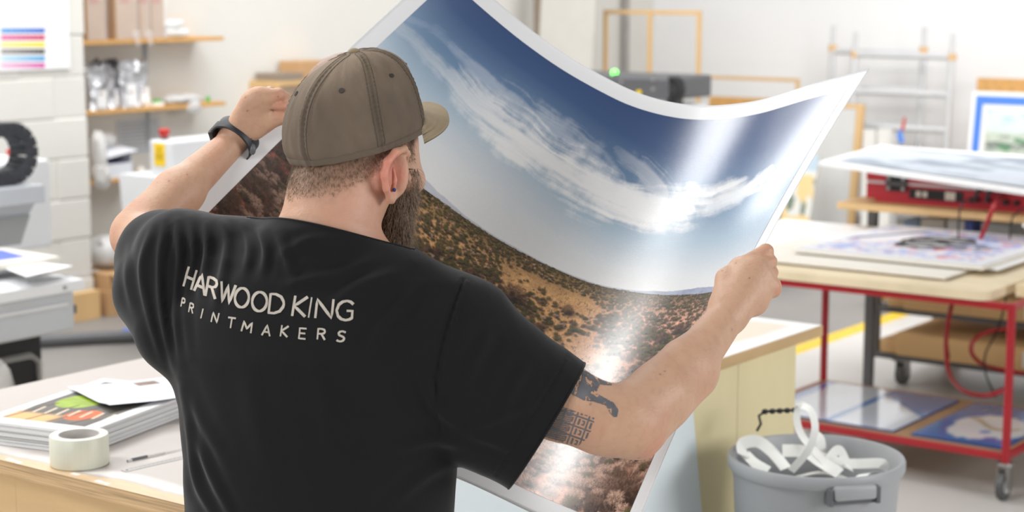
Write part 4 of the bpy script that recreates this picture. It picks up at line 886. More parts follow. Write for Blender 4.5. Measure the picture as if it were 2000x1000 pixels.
# board with pale print on top of the case
FL = np.array([-3.66, 7.26, 1.065]); BLc = np.array([-3.80, 8.2, 1.065]); 
bfr = B_at(2060, 7.26, 1.0); FR = np.array([bfr, 7.16, Z_at(380, bfr, 7.16)]); BR = FR+(BLc-FL); BR[2] = 1.06; BR[0] += .1
t = empty('mounted_print', RW(-3.1, 7.7, 1.02), 0, 'white framed board with a pale blue-grey print lying on top of the red case', 'print')
mb = RB(); mb.prism([tuple(p) for p in (FL, FR, BR, BLc)], (0, 0, -.016)); mb.build('board', M['paper'], t)
def bil(s, t_): return ((1-s)*(1-t_))[..., None]*FL+(s*(1-t_))[..., None]*FR+(s*t_)[..., None]*BR+((1-s)*t_)[..., None]*BLc
s, t_ = np.meshgrid(np.linspace(.05, .96, 80), np.linspace(.1, .9, 60), indexing='ij'); P = bil(s, t_); P[..., 2] += .002; P = P.reshape(-1, 3); P = P[:, :1]*E2+P[:, 1:2]*E1+P[:, 2:]*np.array([0, 0, 1])
i_ = np.arange(4800).reshape(80, 60); Fq = np.stack([i_[:-1, :-1], i_[1:, :-1], i_[1:, 1:], i_[:-1, 1:]], -1).reshape(-1, 4)
n = fbm(s*5, t_*9, 4); C = lin([200, 207, 216])*(1-sstep(.45, .7, n)[..., None])+lin([150, 160, 172])*sstep(.45, .7, n)[..., None]
o = meshobj('printed_picture', P, Fq, M['print_matte'], t); setcol(o, C.reshape(-1, 3))
# small goods on the under shelf
for k, (x0, x1, y1, c_, lb) in enumerate([(1765, 1795, 428, '8aa2c4', 'small blue-grey box leftmost on the shelf under the red case table'), (1798, 1845, 426, 'e2e0dc', 'white packet second from left on the shelf under the red case table'), (1850, 1884, 428, 'f0f2f6', 'white box third from left on the shelf under the red case table'), (1886, 1900, 430, '6478cf', 'small bright blue box on the shelf under the red case table'), (1916, 1975, 434, 'd4dde0', 'long pale box rightmost on the shelf under the red case table')]):
    b0, z0 = BZ(x0, y1, 7.75); b1, _ = BZ(x1, y1, 7.75); mb = RB(); mb.box(b0, b1, 7.75, 7.9, .685, max(z0, .72), .004); tag(mb.build('small_box', mat('box_tone', c_, .7)), lb, 'box', 'boxes on the shelf under the red case table')
for k, (x0, x1, yt) in enumerate([(1684, 1706, 335), (1712, 1738, 335)]):
    b0, zt = BZ(x0, yt, 11.6); b1, _ = BZ(x1, yt, 11.6); mb = RB(); mb.box(b0, b1, 11.6, 11.63, 0, zt+.3, .002); tag(mb.build('white_panel', M['wall']), ['narrow white panel standing just right of the pine-edged canvas panel', 'narrow white panel standing behind the left end of the red case'][k], 'panel', 'white panels behind the red case')
for k, (x0, y0, w) in enumerate([(1690, 560, .5), (1720, 556, .55)]):
    p = rc(x0, y0, .12+.02*k); mb = RB(); mb.box(p[0], p[0]+w, p[1], p[1]+.14, .10, .12+.02*k, .003); mb.box(p[0]+.02, p[0]+.1, p[1]+.02, p[1]+.12, 0, .10, .003); mb.box(p[0]+w-.1, p[0]+w-.02, p[1]+.02, p[1]+.12, 0, .10, .003); tag(mb.build('wooden_pallet', M['pine']), ['low wooden pallet piece on the grey floor beyond the trolleys, further left', 'low wooden pallet piece on the grey floor beyond the trolleys, further right'][k], 'pallet', 'pallet pieces on the far floor')
# cables
def cable(name, pts, r, m, lab):
    P = [np.array(PD(*p)) for p in pts]; n = len(P); Q = []
    for i in range(n-1):
        p0, p1, p2, p3 = P[max(i-1, 0)], P[i], P[i+1], P[min(i+2, n-1)]
        for k in range(6): x = k/6; Q.append(.5*((2*p1)+(-p0+p2)*x+(2*p0-5*p1+4*p2-p3)*x*x+(-p0+3*p1-3*p2+p3)*x**3))
    Q.append(P[-1]); mb = MB(); mb.tube([tuple(q_) for q_ in Q], r, 8); return tag(mb.build(name, m, None, True), lab, 'cable')
cable('power_cable', [(1956, 384, 7.75), (1942, 402, 7.45), (1930, 430, 7.45), (1918, 460, 7.5), (1890, 520, 7.5), (1866, 570, 7.55), (1850, 640, 7.5), (1848, 690, 7.4), (1856, 735, 7.3), (1885, 765, 7.1), (1930, 772, 7.0), (1975, 755, 7.0)], .0095, M['red'], 'red cable hanging from the red case down behind the red trolley')
cable('power_cable', [(1980, 640, 7.5), (1930, 648, 7.5), (1902, 665, 7.48), (1898, 690, 7.46), (1920, 712, 7.4), (1955, 722, 7.3), (1998, 730, 7.3)], .009, M['red'], 'loop of red cable in front of the wrapped packs at the right edge')
cable('thin_cable', [(1893, 388, 7.7), (1878, 400, 7.5), (1873, 425, 7.5), (1871, 470, 7.55), (1862, 560, 7.55), (1850, 650, 7.5), (1854, 700, 7.45)], .004, M['black'], 'thin black cable hanging from the red case just left of the red one')
cable('thin_cable', [(2000, 405, 7.5), (1985, 418, 7.5), (1974, 440, 7.5), (1968, 560, 7.5), (1950, 640, 7.5), (1925, 690, 7.4), (1925, 730, 7.3), (1945, 775, 7.1)], .004, M['black'], 'thin black cable hanging from the right end of the red case table')
p = PZ(1985, 800, 0); 
t = empty('vacuum_pump', RW(-2.05, 7.05, 0), 0, 'black machine on the floor cut off by the right edge of the photo', 'machine')
mb = RB(); mb.box(-2.32, -1.8, 6.98, 7.4, .06, .33, .02); mb.build('motor_housing', M['black'], t)
mb = RB(); mb.tube([(-2.3, 7.1, .36), (-1.85, 7.1, .36)], .05, 20); mb.build('cylinder', M['darkgrey'], t, True)
mb = RB(); mb.box(-2.3, -1.8, 7.0, 7.38, 0, .06, .005); mb.build('base_plate', M['rubber'], t)
# ---------------------------------------------------------------- the big landscape print held by the man
def fastmesh(name, V, Fq, m, parent=None, smooth=True):
    me = bpy.data.meshes.new(name); o = bpy.data.objects.new(name, me); COL.objects.link(o); V = np.asarray(V, float)
    if parent is not None: o.parent = parent; inv = np.array(wmat(parent).inverted()); V = V@inv[:3, :3].T+inv[:3, 3]
    else: c = np.array([(V[:, 0].min()+V[:, 0].max())/2, (V[:, 1].min()+V[:, 1].max())/2, V[:, 2].min()]); o.location = c; V = V-c
    me.vertices.add(len(V)); me.vertices.foreach_set('co', V.astype(np.float32).ravel()); n = len(Fq)
    me.loops.add(n*4); me.loops.foreach_set('vertex_index', Fq.astype(np.int32).ravel())
    me.polygons.add(n); me.polygons.foreach_set('loop_start', np.arange(n, dtype=np.int32)*4); me.polygons.foreach_set('loop_total', np.full(n, 4, np.int32))
    if smooth: me.polygons.foreach_set('use_smooth', np.ones(n, dtype=bool))
    me.update(calc_edges=True); me.validate(); me.materials.append(m); return o
def crom(P, k=24):
    P = np.asarray(P, float); Q = []
    for i in range(len(P)-1):
        p0 = P[i-1] if i else 2*P[0]-P[1]; p1, p2 = P[i], P[i+1]; p3 = P[i+2] if i+2 < len(P) else 2*P[-1]-P[-2]
        x = (np.arange(k)/k)[:, None]; Q.append(.5*((2*p1)+(-p0+p2)*x+(2*p0-5*p1+4*p2-p3)*x*x+(-p0+3*p1-3*p2+p3)*x**3))
    Q.append(P[-1:]); return np.concatenate(Q)
def row(pts, DL, DR, bulge, sm=12):
    Q = crom(pts); L_ = np.r_[0, np.cumsum(np.hypot(*np.diff(Q, axis=0).T))]; s = L_/L_[-1]
    for _ in range(3):
        D = DL+(DR-DL)*s+bulge*4*s*(1-s); X = (Q[:, 0]-1000)/F*D; Y = (Q[:, 1]-500)/F*D
        d = np.sqrt(np.diff(X)**2+np.diff(Y)**2+np.diff(D)**2); s = np.r_[0, np.cumsum(d)]; tot = s[-1]; s /= tot
    uu = np.linspace(0, 1, 401); R_ = np.stack([np.interp(uu, s, Q[:, 0]), np.interp(uu, s, Q[:, 1]), np.interp(uu, s, D)], 1)
    k = np.hanning(sm*2+3); k /= k.sum(); E_ = sm+1          # light smoothing, ends kept
    for c_ in range(3):
        base = R_[0, c_]+(R_[-1, c_]-R_[0, c_])*uu; x = R_[:, c_]-base; xp = np.r_[-x[E_:0:-1], x, -x[-2:-E_-2:-1]]; R_[:, c_] = base+np.convolve(xp, k, 'valid')
    print('row length', round(tot, 3)); return R_
r0 = row([(876, -84), (968, 0), (1040, 60), (1120, 116), (1200, 160), (1254, 184), (1320, 201), (1390, 206), (1490, 194), (1590, 163), (1698, 134)], 3.25, 2.98, .15)
rh = row([(598, 174), (700, 262), (802, 348), (872, 400), (948, 452), (1040, 504), (1140, 548), (1200, 564), (1280, 575), (1340, 576), (1396, 569), (1455, 553)], 3.10, 2.81, .17)
r1 = row([(310, 455), (450, 650), (600, 790), (750, 880), (900, 937), (1026, 996), (1100, 1031), (1160, 1058), (1222, 1082)], 3.0, 2.66, .19)
VH = .48
def surf(u, v):
    i = np.clip(u*400, 0, 399.9999); k = i.astype(int); f = (i-k)[..., None]
    g = lambda R_: R_[k]*(1-f)+R_[k+1]*f
    v = v[..., None]; a, b, c = g(r0), g(rh), g(r1)
    q = a*(v-VH)*(v-1)/VH+b*v*(v-1)/(VH*(VH-1))+c*v*(v-VH)/(1-VH)
    P = np.stack([(q[..., 0]-1000)/F*q[..., 2], (q[..., 1]-500)/F*q[..., 2], q[..., 2]], -1); return q, P
def grid(nu, nv, u0=0, u1=1, v0=0, v1=1):
    u, v = np.meshgrid(np.linspace(u0, u1, nu), np.linspace(v0, v1, nv), indexing='ij'); q, P = surf(u, v)
    du = np.gradient(P, axis=0); dv = np.gradient(P, axis=1); n = np.cross(du, dv); n /= np.linalg.norm(n, axis=2)[..., None]
    n *= np.sign(-n[..., 2:3]); i = np.arange(nu*nv).reshape(nu, nv)
    return u, v, q, P, n, np.stack([i[:-1, :-1], i[:-1, 1:], i[1:, 1:], i[1:, :-1]], -1).reshape(-1, 4)
M['sheet'] = mat('photo_paper', 'e9e9ea', .3, var=.005, spec=.4)
u, v, q, P, n, Fq = grid(160, 130)
PRINT_P, PRINT_N = P, n
nn = len(Fq); idx = np.arange(160*130).reshape(160, 130)
back = P-n*(-.0004)*-1
Vs = np.concatenate([P.reshape(-1, 3), (P-n*.0005).reshape(-1, 3)]); N0 = 160*130
def strip(a): a = np.asarray(a); return np.stack([a[:-1], a[1:], a[1:]+N0, a[:-1]+N0], 1)
Fa = np.concatenate([Fq, Fq[:, ::-1]+N0, strip(idx[:, 0]), strip(idx[::-1, -1]), strip(idx[-1, :]), strip(idx[0, ::-1])])
sheet_o = fastmesh('landscape_print', cam2w(Vs), Fa, M['sheet'])
tag(sheet_o, 'huge glossy desert and sky photograph held up in both hands of the man', 'print')
NU, NV = 960, 800; mu, mv = .034, .040
u, v, q, P, n, Fq = grid(NU, NV, mu, 1-mu*.9, mv, 1-mv)
px, py = q[..., 0], q[..., 1]
def stroke(pts, ws, sa=1.0):
    pts = np.asarray(pts, float); best = np.full(px.shape, 1e9, np.float32); S = np.zeros(px.shape, np.float32); Wd = np.ones(px.shape, np.float32); Sg = np.zeros(px.shape, np.float32); acc = 0
    for i in range(len(pts)-1):
        a, b = pts[i], pts[i+1]; d = b-a; L_ = np.hypot(*d); d = d/L_; t = np.clip((px-a[0])*d[0]+(py-a[1])*d[1], 0, L_)
        dx = px-a[0]-t*d[0]; dy = py-a[1]-t*d[1]; r = np.hypot(dx, dy); w = ws[i]+(ws[i+1]-ws[i])*t/L_
        k = r/w < best; best = np.where(k, r/w, best); S = np.where(k, acc+t, S); Wd = np.where(k, w, Wd); Sg = np.where(k, np.sign(d[0]*dy-d[1]*dx)*r, Sg); acc += L_
    return best, S, Sg, acc
vh = VH+.0*u
vp = np.clip(v/vh, 0, 1)
veff = vp+.42*np.exp(-u/.16)*(.3+vp)*(1-vp)**.6+.26*np.exp(-((u-.34)/.2)**2)*(vp)*(1-vp)*2
stops = [0, .3, .55, .75, .9, 1.0, 1.6]
cols = lin([[39, 62, 106], [60, 86, 128], [108, 136, 166], [172, 190, 204], [216, 219, 221], [230, 229, 227], [231, 230, 228]])
C = np.stack([np.interp(veff, stops, cols[:, c_]) for c_ in range(3)], -1)
C *= (1+.03*(fbm(u*300, v*300, 2, 2)-.5))[..., None]
def blend(al, col): 
    global C
    al = np.clip(al, 0, 1)[..., None]; C = C*(1-al)+lin(col)*al
for pts, ws, amp, col in [
    ([(740, 20), (800, 70), (860, 130), (930, 205), (1000, 262), (1070, 315), (1140, 352), (1210, 385), (1270, 405), (1330, 408), (1400, 388), (1460, 362), (1510, 338)], [6, 14, 22, 36, 46, 52, 50, 44, 40, 38, 26, 15, 5], [.12, .2, .34, .6, .85, 1.0, 1.05, 1.05, 1.1, 1.1, .95, .8, .6], [240, 239, 237]),
    ([(990, 250), (1060, 310), (1130, 352), (1210, 388), (1290, 410), (1350, 410)], [14, 22, 26, 28, 24, 12], [.5, .9, 1.05, 1.1, 1.1, .9], [238, 237, 236]),
    ([(880, 90), (960, 170), (1030, 225), (1100, 262), (1150, 305), (1200, 350)], [8, 22, 32, 30, 30, 20], [.15, .35, .5, .5, .4, .3], [214, 218, 224]),
    ([(780, 30), (850, 60), (920, 130), (970, 170)], [5, 10, 14, 12], .25, [170, 186, 208]),
    ([(1205, 296), (1250, 330), (1290, 378)], [10, 24, 36], [.12, .4, .6], [226, 228, 230]),
    ([(1440, 392), (1480, 355), (1508, 325)], [10, 9, 4], .7, [222, 226, 232]),
    ([(1390, 410), (1440, 385), (1500, 362)], [12, 9, 3], .7, [222, 226, 232]),
    ([(850, 215), (930, 330), (1010, 395), (1080, 430)], [14, 22, 22, 10], .22, [200, 208, 216])]:
    d, S, Sg, acc = stroke(pts, ws); 
    if not isinstance(amp, list): amp = [amp]*len(pts)
    am = np.interp(S/acc, np.linspace(0, 1, len(amp)), amp)
    bend = Sg+6*(fbm(S*.012, Sg*.01, 9, 3)-.5)*4
    nz = fbm(S*.006, bend*.12, 3, 5, .55); n2 = fbm(px*.018+S*.004, py*.018, 6, 6, .6); nf_ = vn(S*.03, bend*.42, 8)
    edge = 1.0-d*.78+1.5*(n2-.5)+1.1*(nz-.5)
    blend(am*sstep(.0, .95, edge)*(.62+.48*nz+.08*nf_)*sstep(2.4, 1.0, d), col)
# mountains
ridge = .016*fbm(u*16, u*0+1, 4, 5)*(.35+1.0*sstep(.62, .9, u)+1.2*np.exp(-((u-.27)/.1)**2))+.014*np.exp(-((u-.24)/.05)**2)
mt = sstep(-.0006, .0006, v-(VH-ridge)); m_c = fbm(u*90, v*160, 7, 4)
cm = lin([158, 164, 186])*(.75+.5*m_c[..., None]); al = (mt*(v < VH)*np.clip(.55+.5*sstep(.6, .9, u), 0, 1))[..., None]; C = C*(1-al)+cm*al
# desert floor
hz = VH+.0015*(fbm(u*120, u*0, 3)-.5); gm = v > hz; g = np.clip((v-VH)/(1-VH), 0, 1)
sc_ = 1/(.03+g)
n1 = fbm(u*30, (v-VH)*60, 11, 5); n3 = vn(u*420, v*420, 4); n4 = vn(u*800, v*700, 8); n5 = fbm(u*130, v*150, 21, 4)
sand = lin([224, 172, 116]); pink = lin([222, 166, 144]); red = lin([160, 92, 74])
wl = sstep(.28, .05, u)[..., None]; wr = np.maximum(sstep(.60, .82, u)*.85, sstep(.4, .85, g)*.9)[..., None]
G = sand*(1-wr)+pink*wr; G = G*(1-wl)+red*wl
G = G*(.74+.45*n1[..., None])*(.72+.4*n3[..., None]+.2*n4[..., None])*(1-.62*sstep(.60, .68, n5)*sstep(.35, .7, vn(u*700, v*600, 19)))[..., None]
hg = sstep(.13, .0, g)[..., None]*.85; G = G*(1-hg)+lin([98, 84, 50])*(.45+.9*fbm(u*200, g*500, 15, 4)[..., None])*hg
C = np.where(gm[..., None], G, C)
Um = (u[:, 0]*.95); Vm = v[0, :]*.82; rs = np.random.RandomState(12); hfn = vn(u*1100, v*950, 13); hf2 = fbm(u*260, v*240, 17, 3)
du_ = Um[1]-Um[0]; dv_ = Vm[1]-Vm[0]
shr = []
patch = fbm(u*9, v*14, 31, 4); pxy = lambda x, y: np.unravel_index(np.argmin((q[..., 0][::4, ::4]-x)**2+(q[..., 1][::4, ::4]-y)**2), u[::4, ::4].shape)
for k in range(15000):
    gg = rs.rand()**1.9; uu = rs.rand(); vv = VH+(1-VH)*gg
    if gg > .06 and patch[int(uu*(NU-1)), int(vv*(NV-1))] < .31+.16*rs.rand(): continue
    if gg > .35 and rs.rand() < .62*min(1, (gg-.3)*4): continue
    shr.append((gg, uu, vv, rs.rand(), rs.rand()))
for x, y, r in [(1215, 958, .062), (1160, 985, .03), (852, 492, .012), (1000, 572, .032), (922, 538, .018), (1110, 604, .016), (545, 335, .04), (500, 372, .045), (555, 290, .03), (440, 400, .045), (1240, 722, .018), (1292, 662, .018), (1330, 640, .018), (1272, 700, .014), (950, 915, .02), (1040, 640, .022), (975, 600, .02)]:
    i, j = pxy(x, y); i, j = i*4, j*4; shr.append(((v[i, j]-VH)/(1-VH), u[i, j], v[i, j], -r, .3))
shr.sort(key=lambda s: s[0]+(.03 if s[3] < 0 else 0))
for gg, uu, vv, a_, b_ in shr:
    r = -a_ if a_ < 0 else (.0022+.017*gg**.9)*(.4+1.0*a_)
    cu, cv = uu*.95, vv*.82; i0, i1 = int((cu-r*1.5-Um[0])/du_), int((cu+r*1.7-Um[0])/du_)+2; j0, j1 = int((cv-r*1.2-Vm[0])/dv_), int((cv+r*1.2-Vm[0])/dv_)+2
    i0, j0 = max(i0, 0), max(j0, 0); 
    if i1 <= i0 or j1 <= j0 or i0 >= NU or j0 >= NV: continue
    X = (Um[i0:i1, None]-cu)/r; Y = (Vm[None, j0:j1]-cv)/(r*.72); 
    an = np.arctan2(Y, X); rr = np.hypot(X, Y); sp = vn(an*(5 if r > .012 else 2.5)+uu*91, an*0+vv*57, 3); spk = vn(an*(26 if r > .04 else 14)+uu*31, rr*1.3+vv*20, 5)
    lim = .62+.35*sp+.35*spk*(r > .01); al = sstep(1.05, .6, rr/lim)*(.35+.85*hfn[i0:i1, j0:j1])
    dark = b_ < .24 or a_ < 0; green = (gg < .35 and b_ > .30) or b_ > .9
    cl = lin([96, 88, 48]) if green else (lin([124, 92, 76]) if dark else lin([208, 168, 146])); cdk = lin([28, 24, 14]) if green else lin([40, 26, 20])
    if uu < .3: cl = cl*.42
    if a_ < 0 and uu > .3: cl = lin([128, 92, 74])*.8
    k = np.clip(.5-Y*.38-X*.18+.9*(hf2[i0:i1, j0:j1]-.5)+.6*(hfn[i0:i1, j0:j1]-.5)+(.0 if dark else .18)-(.16 if a_ < 0 else 0), 0, 1)[..., None]
    sh = sstep(1.2, .4, np.hypot((X-.35)/1.1, (Y-.45)/.8))[..., None]*.62; W_ = C[i0:i1, j0:j1]; gmw = gm[i0:i1, j0:j1][..., None]
    W2 = W_*(1-sh); W2 = W2*(1-al[..., None])+(cdk+(cl-cdk)*k)*al[..., None]; C[i0:i1, j0:j1] = np.where(gmw, W2, W_)
def print_mat():
    m = mat('glossy_photo', 'ffffff', .25, attr='Col', var=.03, scale=300, spec=.6, coat=.45)
    m.node_tree.nodes['Principled BSDF'].inputs['Coat Roughness'].default_value = .2
    nt = m.node_tree; N, L = nt.nodes, nt.links; b = N['Principled BSDF']; at = [x for x in N if x.type == 'TEX_COORD'][0]
    n_ = N.new('ShaderNodeTexNoise'); n_.inputs['Scale'].default_value = 620; n_.inputs['Detail'].default_value = 3; L.new(at.outputs['Object'], n_.inputs[0])
    bp_ = N.new('ShaderNodeBump'); bp_.inputs['Strength'].default_value = .3; bp_.inputs['Distance'].default_value = .0006; L.new(n_.outputs[0], bp_.inputs['Height']); L.new(bp_.outputs[0], b.inputs['Normal'])
    return m
po = fastmesh('printed_picture', cam2w((P+n*.0004).reshape(-1, 3)), Fq, print_mat(), sheet_o); setcol(po, C.reshape(-1, 3))
del C, G, px, py
# ---------------------------------------------------------------- implicit surface toolkit (camera-aligned metres, converted to world at the end)
class Field:
    def __init__(s, lo, hi, h):
        s.h = h; s.lo = np.array(lo, float); s.n = np.ceil((np.array(hi)-s.lo)/h).astype(int)+1
        s.F = np.full(s.n, 9.0, np.float32)
    def win(s, lo, hi):
        i0 = np.clip(np.floor((np.array(lo)-s.lo)/s.h).astype(int), 0, s.n-1); i1 = np.clip(np.ceil((np.array(hi)-s.lo)/s.h).astype(int)+1, 1, s.n)
        ax = [s.lo[k]+s.h*np.arange(i0[k], i1[k]) for k in range(3)]
        return tuple(slice(a, b) for a, b in zip(i0, i1)), [ax[0][:, None, None], ax[1][None, :, None], ax[2][None, None, :]]
    def put(s, w, d, k, sub=False):
        A = s.F[w]
        if A.size == 0: return
        d = d.astype(np.float32)
        if sub: d = -d; h = np.clip(.5-.5*(d-A)/k*-1*-1, 0, 1); s.F[w] = np.maximum(A, d); return
        h = np.clip(.5+.5*(A-d)/k, 0, 1); s.F[w] = A+(d-A)*h-k*h*(1-h)
    def cone(s, a, b, ra, rb, k=.012, flat=None, ff=1.0):
        a, b = np.array(a, float), np.array(b, float); m = max(ra, rb)*max(1, ff)+2.5*k+3*s.h
        w, (X, Y, Z) = s.win(np.minimum(a, b)-m, np.maximum(a, b)+m); ab = b-a; L = ab@ab+1e-12
        t = np.clip(((X-a[0])*ab[0]+(Y-a[1])*ab[1]+(Z-a[2])*ab[2])/L, 0, 1)
        dx, dy, dz = X-a[0]-t*ab[0], Y-a[1]-t*ab[1], Z-a[2]-t*ab[2]
        if flat is not None:
            f = np.array(flat, float); f /= np.linalg.norm(f); q = dx*f[0]+dy*f[1]+dz*f[2]; e = (1/ff-1); dx, dy, dz = dx+q*e*f[0], dy+q*e*f[1], dz+q*e*f[2]
        s.put(w, np.sqrt(dx*dx+dy*dy+dz*dz)-(ra+(rb-ra)*t), k); return s
    def chain(s, pts, rs, k=.012, **kw):
        for i in range(len(pts)-1): s.cone(pts[i], pts[i+1], rs[i], rs[i+1], k, **kw)
    def ell(s, c, R, rad, k=.012, sub=False):
        c = np.array(c, float); rad = np.array(rad, float); m = rad.max()+2.5*k+3*s.h
        w, (X, Y, Z) = s.win(c-m, c+m); X, Y, Z = X-c[0], Y-c[1], Z-c[2]
        q = [(X*R[i][0]+Y*R[i][1]+Z*R[i][2]) for i in range(3)]
        k0 = np.sqrt(sum((q[i]/rad[i])**2 for i in range(3))); k1 = np.sqrt(sum((q[i]/rad[i]**2)**2 for i in range(3)))+1e-9
        s.put(w, k0*(k0-1)/k1, k, sub); return s
    def mesh(s):
        F = s.F; S = F < 0; c = S[:-1, :-1, :-1]; an = c.copy(); al = c.copy()
        for dx in (0, 1):
            for dy in (0, 1):
                for dz in (0, 1):
                    v = S[dx:S.shape[0]-1+dx, dy:S.shape[1]-1+dy, dz:S.shape[2]-1+dz]; an |= v; al &= v
        act = an & ~al; I = np.argwhere(act); idm = np.full(act.shape, -1, np.int32); idm[act] = np.arange(len(I))
        cor = np.array([(x, y, z) for x in (0, 1) for y in (0, 1) for z in (0, 1)])
        val = np.stack([F[I[:, 0]+o[0], I[:, 1]+o[1], I[:, 2]+o[2]] for o in cor], 1); acc = np.zeros((len(I), 3)); cnt = np.zeros(len(I))
        for a in range(8):
            for b in range(a+1, 8):
                if np.abs(cor[a]-cor[b]).sum() != 1: continue
                va, vb = val[:, a], val[:, b]; m = (va < 0) != (vb < 0); t = np.where(m, va/(va-vb+1e-12), 0)
                acc += m[:, None]*(cor[a]+t[:, None]*(cor[b]-cor[a])); cnt += m
        V = s.lo+s.h*(I+acc/cnt[:, None]); Q = []
        for axx in range(3):
            o = [(0, 0, 0)]; u_, v_ = (axx+1) % 3, (axx+2) % 3
            sl0 = [slice(None)]*3; sl1 = [slice(None)]*3; sl0[axx] = slice(0, -1); sl1[axx] = slice(1, None)
            A, B = S[tuple(sl0)], S[tuple(sl1)]; E_ = np.argwhere(A != B); sg = A[E_[:, 0], E_[:, 1], E_[:, 2]]
            ok = (E_[:, u_] > 0) & (E_[:, v_] > 0) & (E_[:, u_] < S.shape[u_]-1) & (E_[:, v_] < S.shape[v_]-1); E_, sg = E_[ok], sg[ok]
            def cid(du, dv): e = E_.copy(); e[:, u_] += du; e[:, v_] += dv; return idm[e[:, 0], e[:, 1], e[:, 2]]
            q = np.stack([cid(-1, -1), cid(0, -1), cid(0, 0), cid(-1, 0)], 1); q[~sg] = q[~sg][:, ::-1]; Q.append(q)
        Q = np.concatenate(Q); return V, Q
def relax(V, Q, it=2, lam=.5):
    e = np.concatenate([Q[:, [0, 1]], Q[:, [1, 2]], Q[:, [2, 3]], Q[:, [3, 0]]]); e = np.concatenate([e, e[:, ::-1]])
    cnt = np.bincount(e[:, 0], minlength=len(V))[:, None]+1e-9
    for k in range(it):
        for l in (lam, -lam*1.04):
            A = np.stack([np.bincount(e[:, 0], weights=V[e[:, 1], c], minlength=len(V)) for c in range(3)], 1)/cnt; V = V+l*(A-V)
    return V
def vnormals(V, Q):
    n = np.cross(V[Q[:, 2]]-V[Q[:, 0]], V[Q[:, 3]]-V[Q[:, 1]]); N = np.stack([sum(np.bincount(Q[:, k], weights=n[:, c], minlength=len(V)) for k in range(4)) for c in range(3)], 1)
    return N/(np.linalg.norm(N, axis=1)[:, None]+1e-12)
def pixof(V): return 1000+V[:, 0]/V[:, 2]*F, 500+V[:, 1]/V[:, 2]*F
def biggest(V, Q):
    par = np.arange(len(V))
    for _ in range(200):
        m = par.copy(); 
        for a in range(4): np.minimum.at(m, Q[:, a], par[Q].min(1))
        m = m[m]; 
        if (m == par).all(): break
        par = m
    lab, cnt = np.unique(par[Q[:, 0]], return_counts=True); keep = par[Q[:, 0]] == lab[cnt.argmax()]; return Q[keep]
def compact(V, Q): u_, inv = np.unique(Q, return_inverse=True); return V[u_], inv.reshape(Q.shape), u_
I3 = np.eye(3)
# ---------------------------------------------------------------- the man
c = c3
hf = np.array([.54, -.339, .771]); hf /= np.linalg.norm(hf); hr = np.array([.82, 0, -.574]); hr -= hf*(hr@hf); hr /= np.linalg.norm(hr); hu = np.cross(hr, hf); hu /= np.linalg.norm(hu)
if hu[1] > 0: hu = -hu
HC = c(690, 245, 2.63); HR = [hr, hu, hf]
def hp(r, u_, f): return HC+hr*r+hu*u_+hf*f
SHL, ELL, WRL = c(352, 508, 2.68), c(270, 458, 2.91), c(448, 284, 3.05)
SHR, ELR, WRR = c(915, 650, 2.56), c(1240, 832, 2.56), c(1417, 622, 2.74)
world_down = np.array([0, CP, SP])
B = Field([-.66, -.30, 2.36], [.52, .62, 3.14], .0032)
# head
B.ell(HC, HR, (.078, .108, .091), .01)
B.ell(hp(0, -.045, -.030), HR, (.068, .075, .065), .02)
B.ell(hp(0, -.065, .045), HR, (.058, .065, .058), .02)
B.cone(hp(0, -.105, .085), hp(0, -.10, .05), .022, .04, .02)
for sg in (-1, 1):
    B.ell(hp(sg*.040, -.035, .058), HR, (.020, .03, .020), .015)      # cheekbone
    B.cone(hp(sg*.055, -.09, .02), hp(sg*.02, -.112, .08), .02, .02, .02)  # jaw
    B.ell(hp(sg*.03, .0, .092), HR, (.022, .008, .01), .01)           # brow
B.chain([hp(0, -.005, .098), hp(0, -.03, .110), hp(0, -.048, .118)], [.008, .010, .013], .008)
for sg in (-1, 1): B.ell(hp(sg*.013, -.052, .108), HR, (.009, .008, .01), .006)
B.ell(hp(0, -.078, .090), HR, (.017, .006, .009), .006); B.ell(hp(0, -.088, .088), HR, (.015, .007, .009), .006)
# ears
def ear(pts, D, rr, conch):
    P = [c(x, y, d) for (x, y, d) in pts]; B.chain(P, rr, .004)
    B.ell(conch[0], I3, conch[1], .004)
ear([(763, 392, 2.585), (754, 368, 2.565), (750, 340, 2.555), (757, 315, 2.555), (773, 297, 2.565), (789, 291, 2.585), (796, 300, 2.60), (793, 318, 2.61)], 0, [.0055, .005, .0055, .0058, .006, .0055, .0045, .003], (c(776, 338, 2.592), (.017, .034, .009)))
B.chain([c(768, 330, 2.573), c(771, 352, 2.573), c(767, 376, 2.582)], [.003, .0035, .004], .004)
B.cone(c(783, 338, 2.59), c(781, 352, 2.59), .0035, .0035, .004)
B.cone(c(764, 388, 2.583), c(775, 378, 2.60), .006, .005, .006)
B.ell(hp(-.088, -.050, -.006), HR, (.010, .030, .016), .006)
# neck and trunk
B.chain([c(676, 318, 2.64), c(654, 385, 2.615), c(642, 450, 2.60)], [.062, .0655, .071], .02)
B.cone(c(745, 330, 2.63), c(700, 440, 2.64), .022, .02, .03)
B.cone(c(605, 470, 2.61), SHL+[0, .03, 0], .036, .034, .03); B.cone(c(680, 478, 2.60), SHR+[0, .0, 0], .038, .036, .03)
B.cone(c(638, 450, 2.61), c(628, 560, 2.62), .05, .07, .03); B.cone(c(628, 560, 2.63), c(620, 900, 2.64), .085, .09, .03); B.cone(c(500, 580, 2.66), c(540, 800, 2.66), .07, .075, .03); B.cone(c(760, 620, 2.60), c(720, 850, 2.62), .07, .075, .03)
B.cone(c(620, 900, 2.65), c(618, 1130, 2.68), .095, .095, .03)
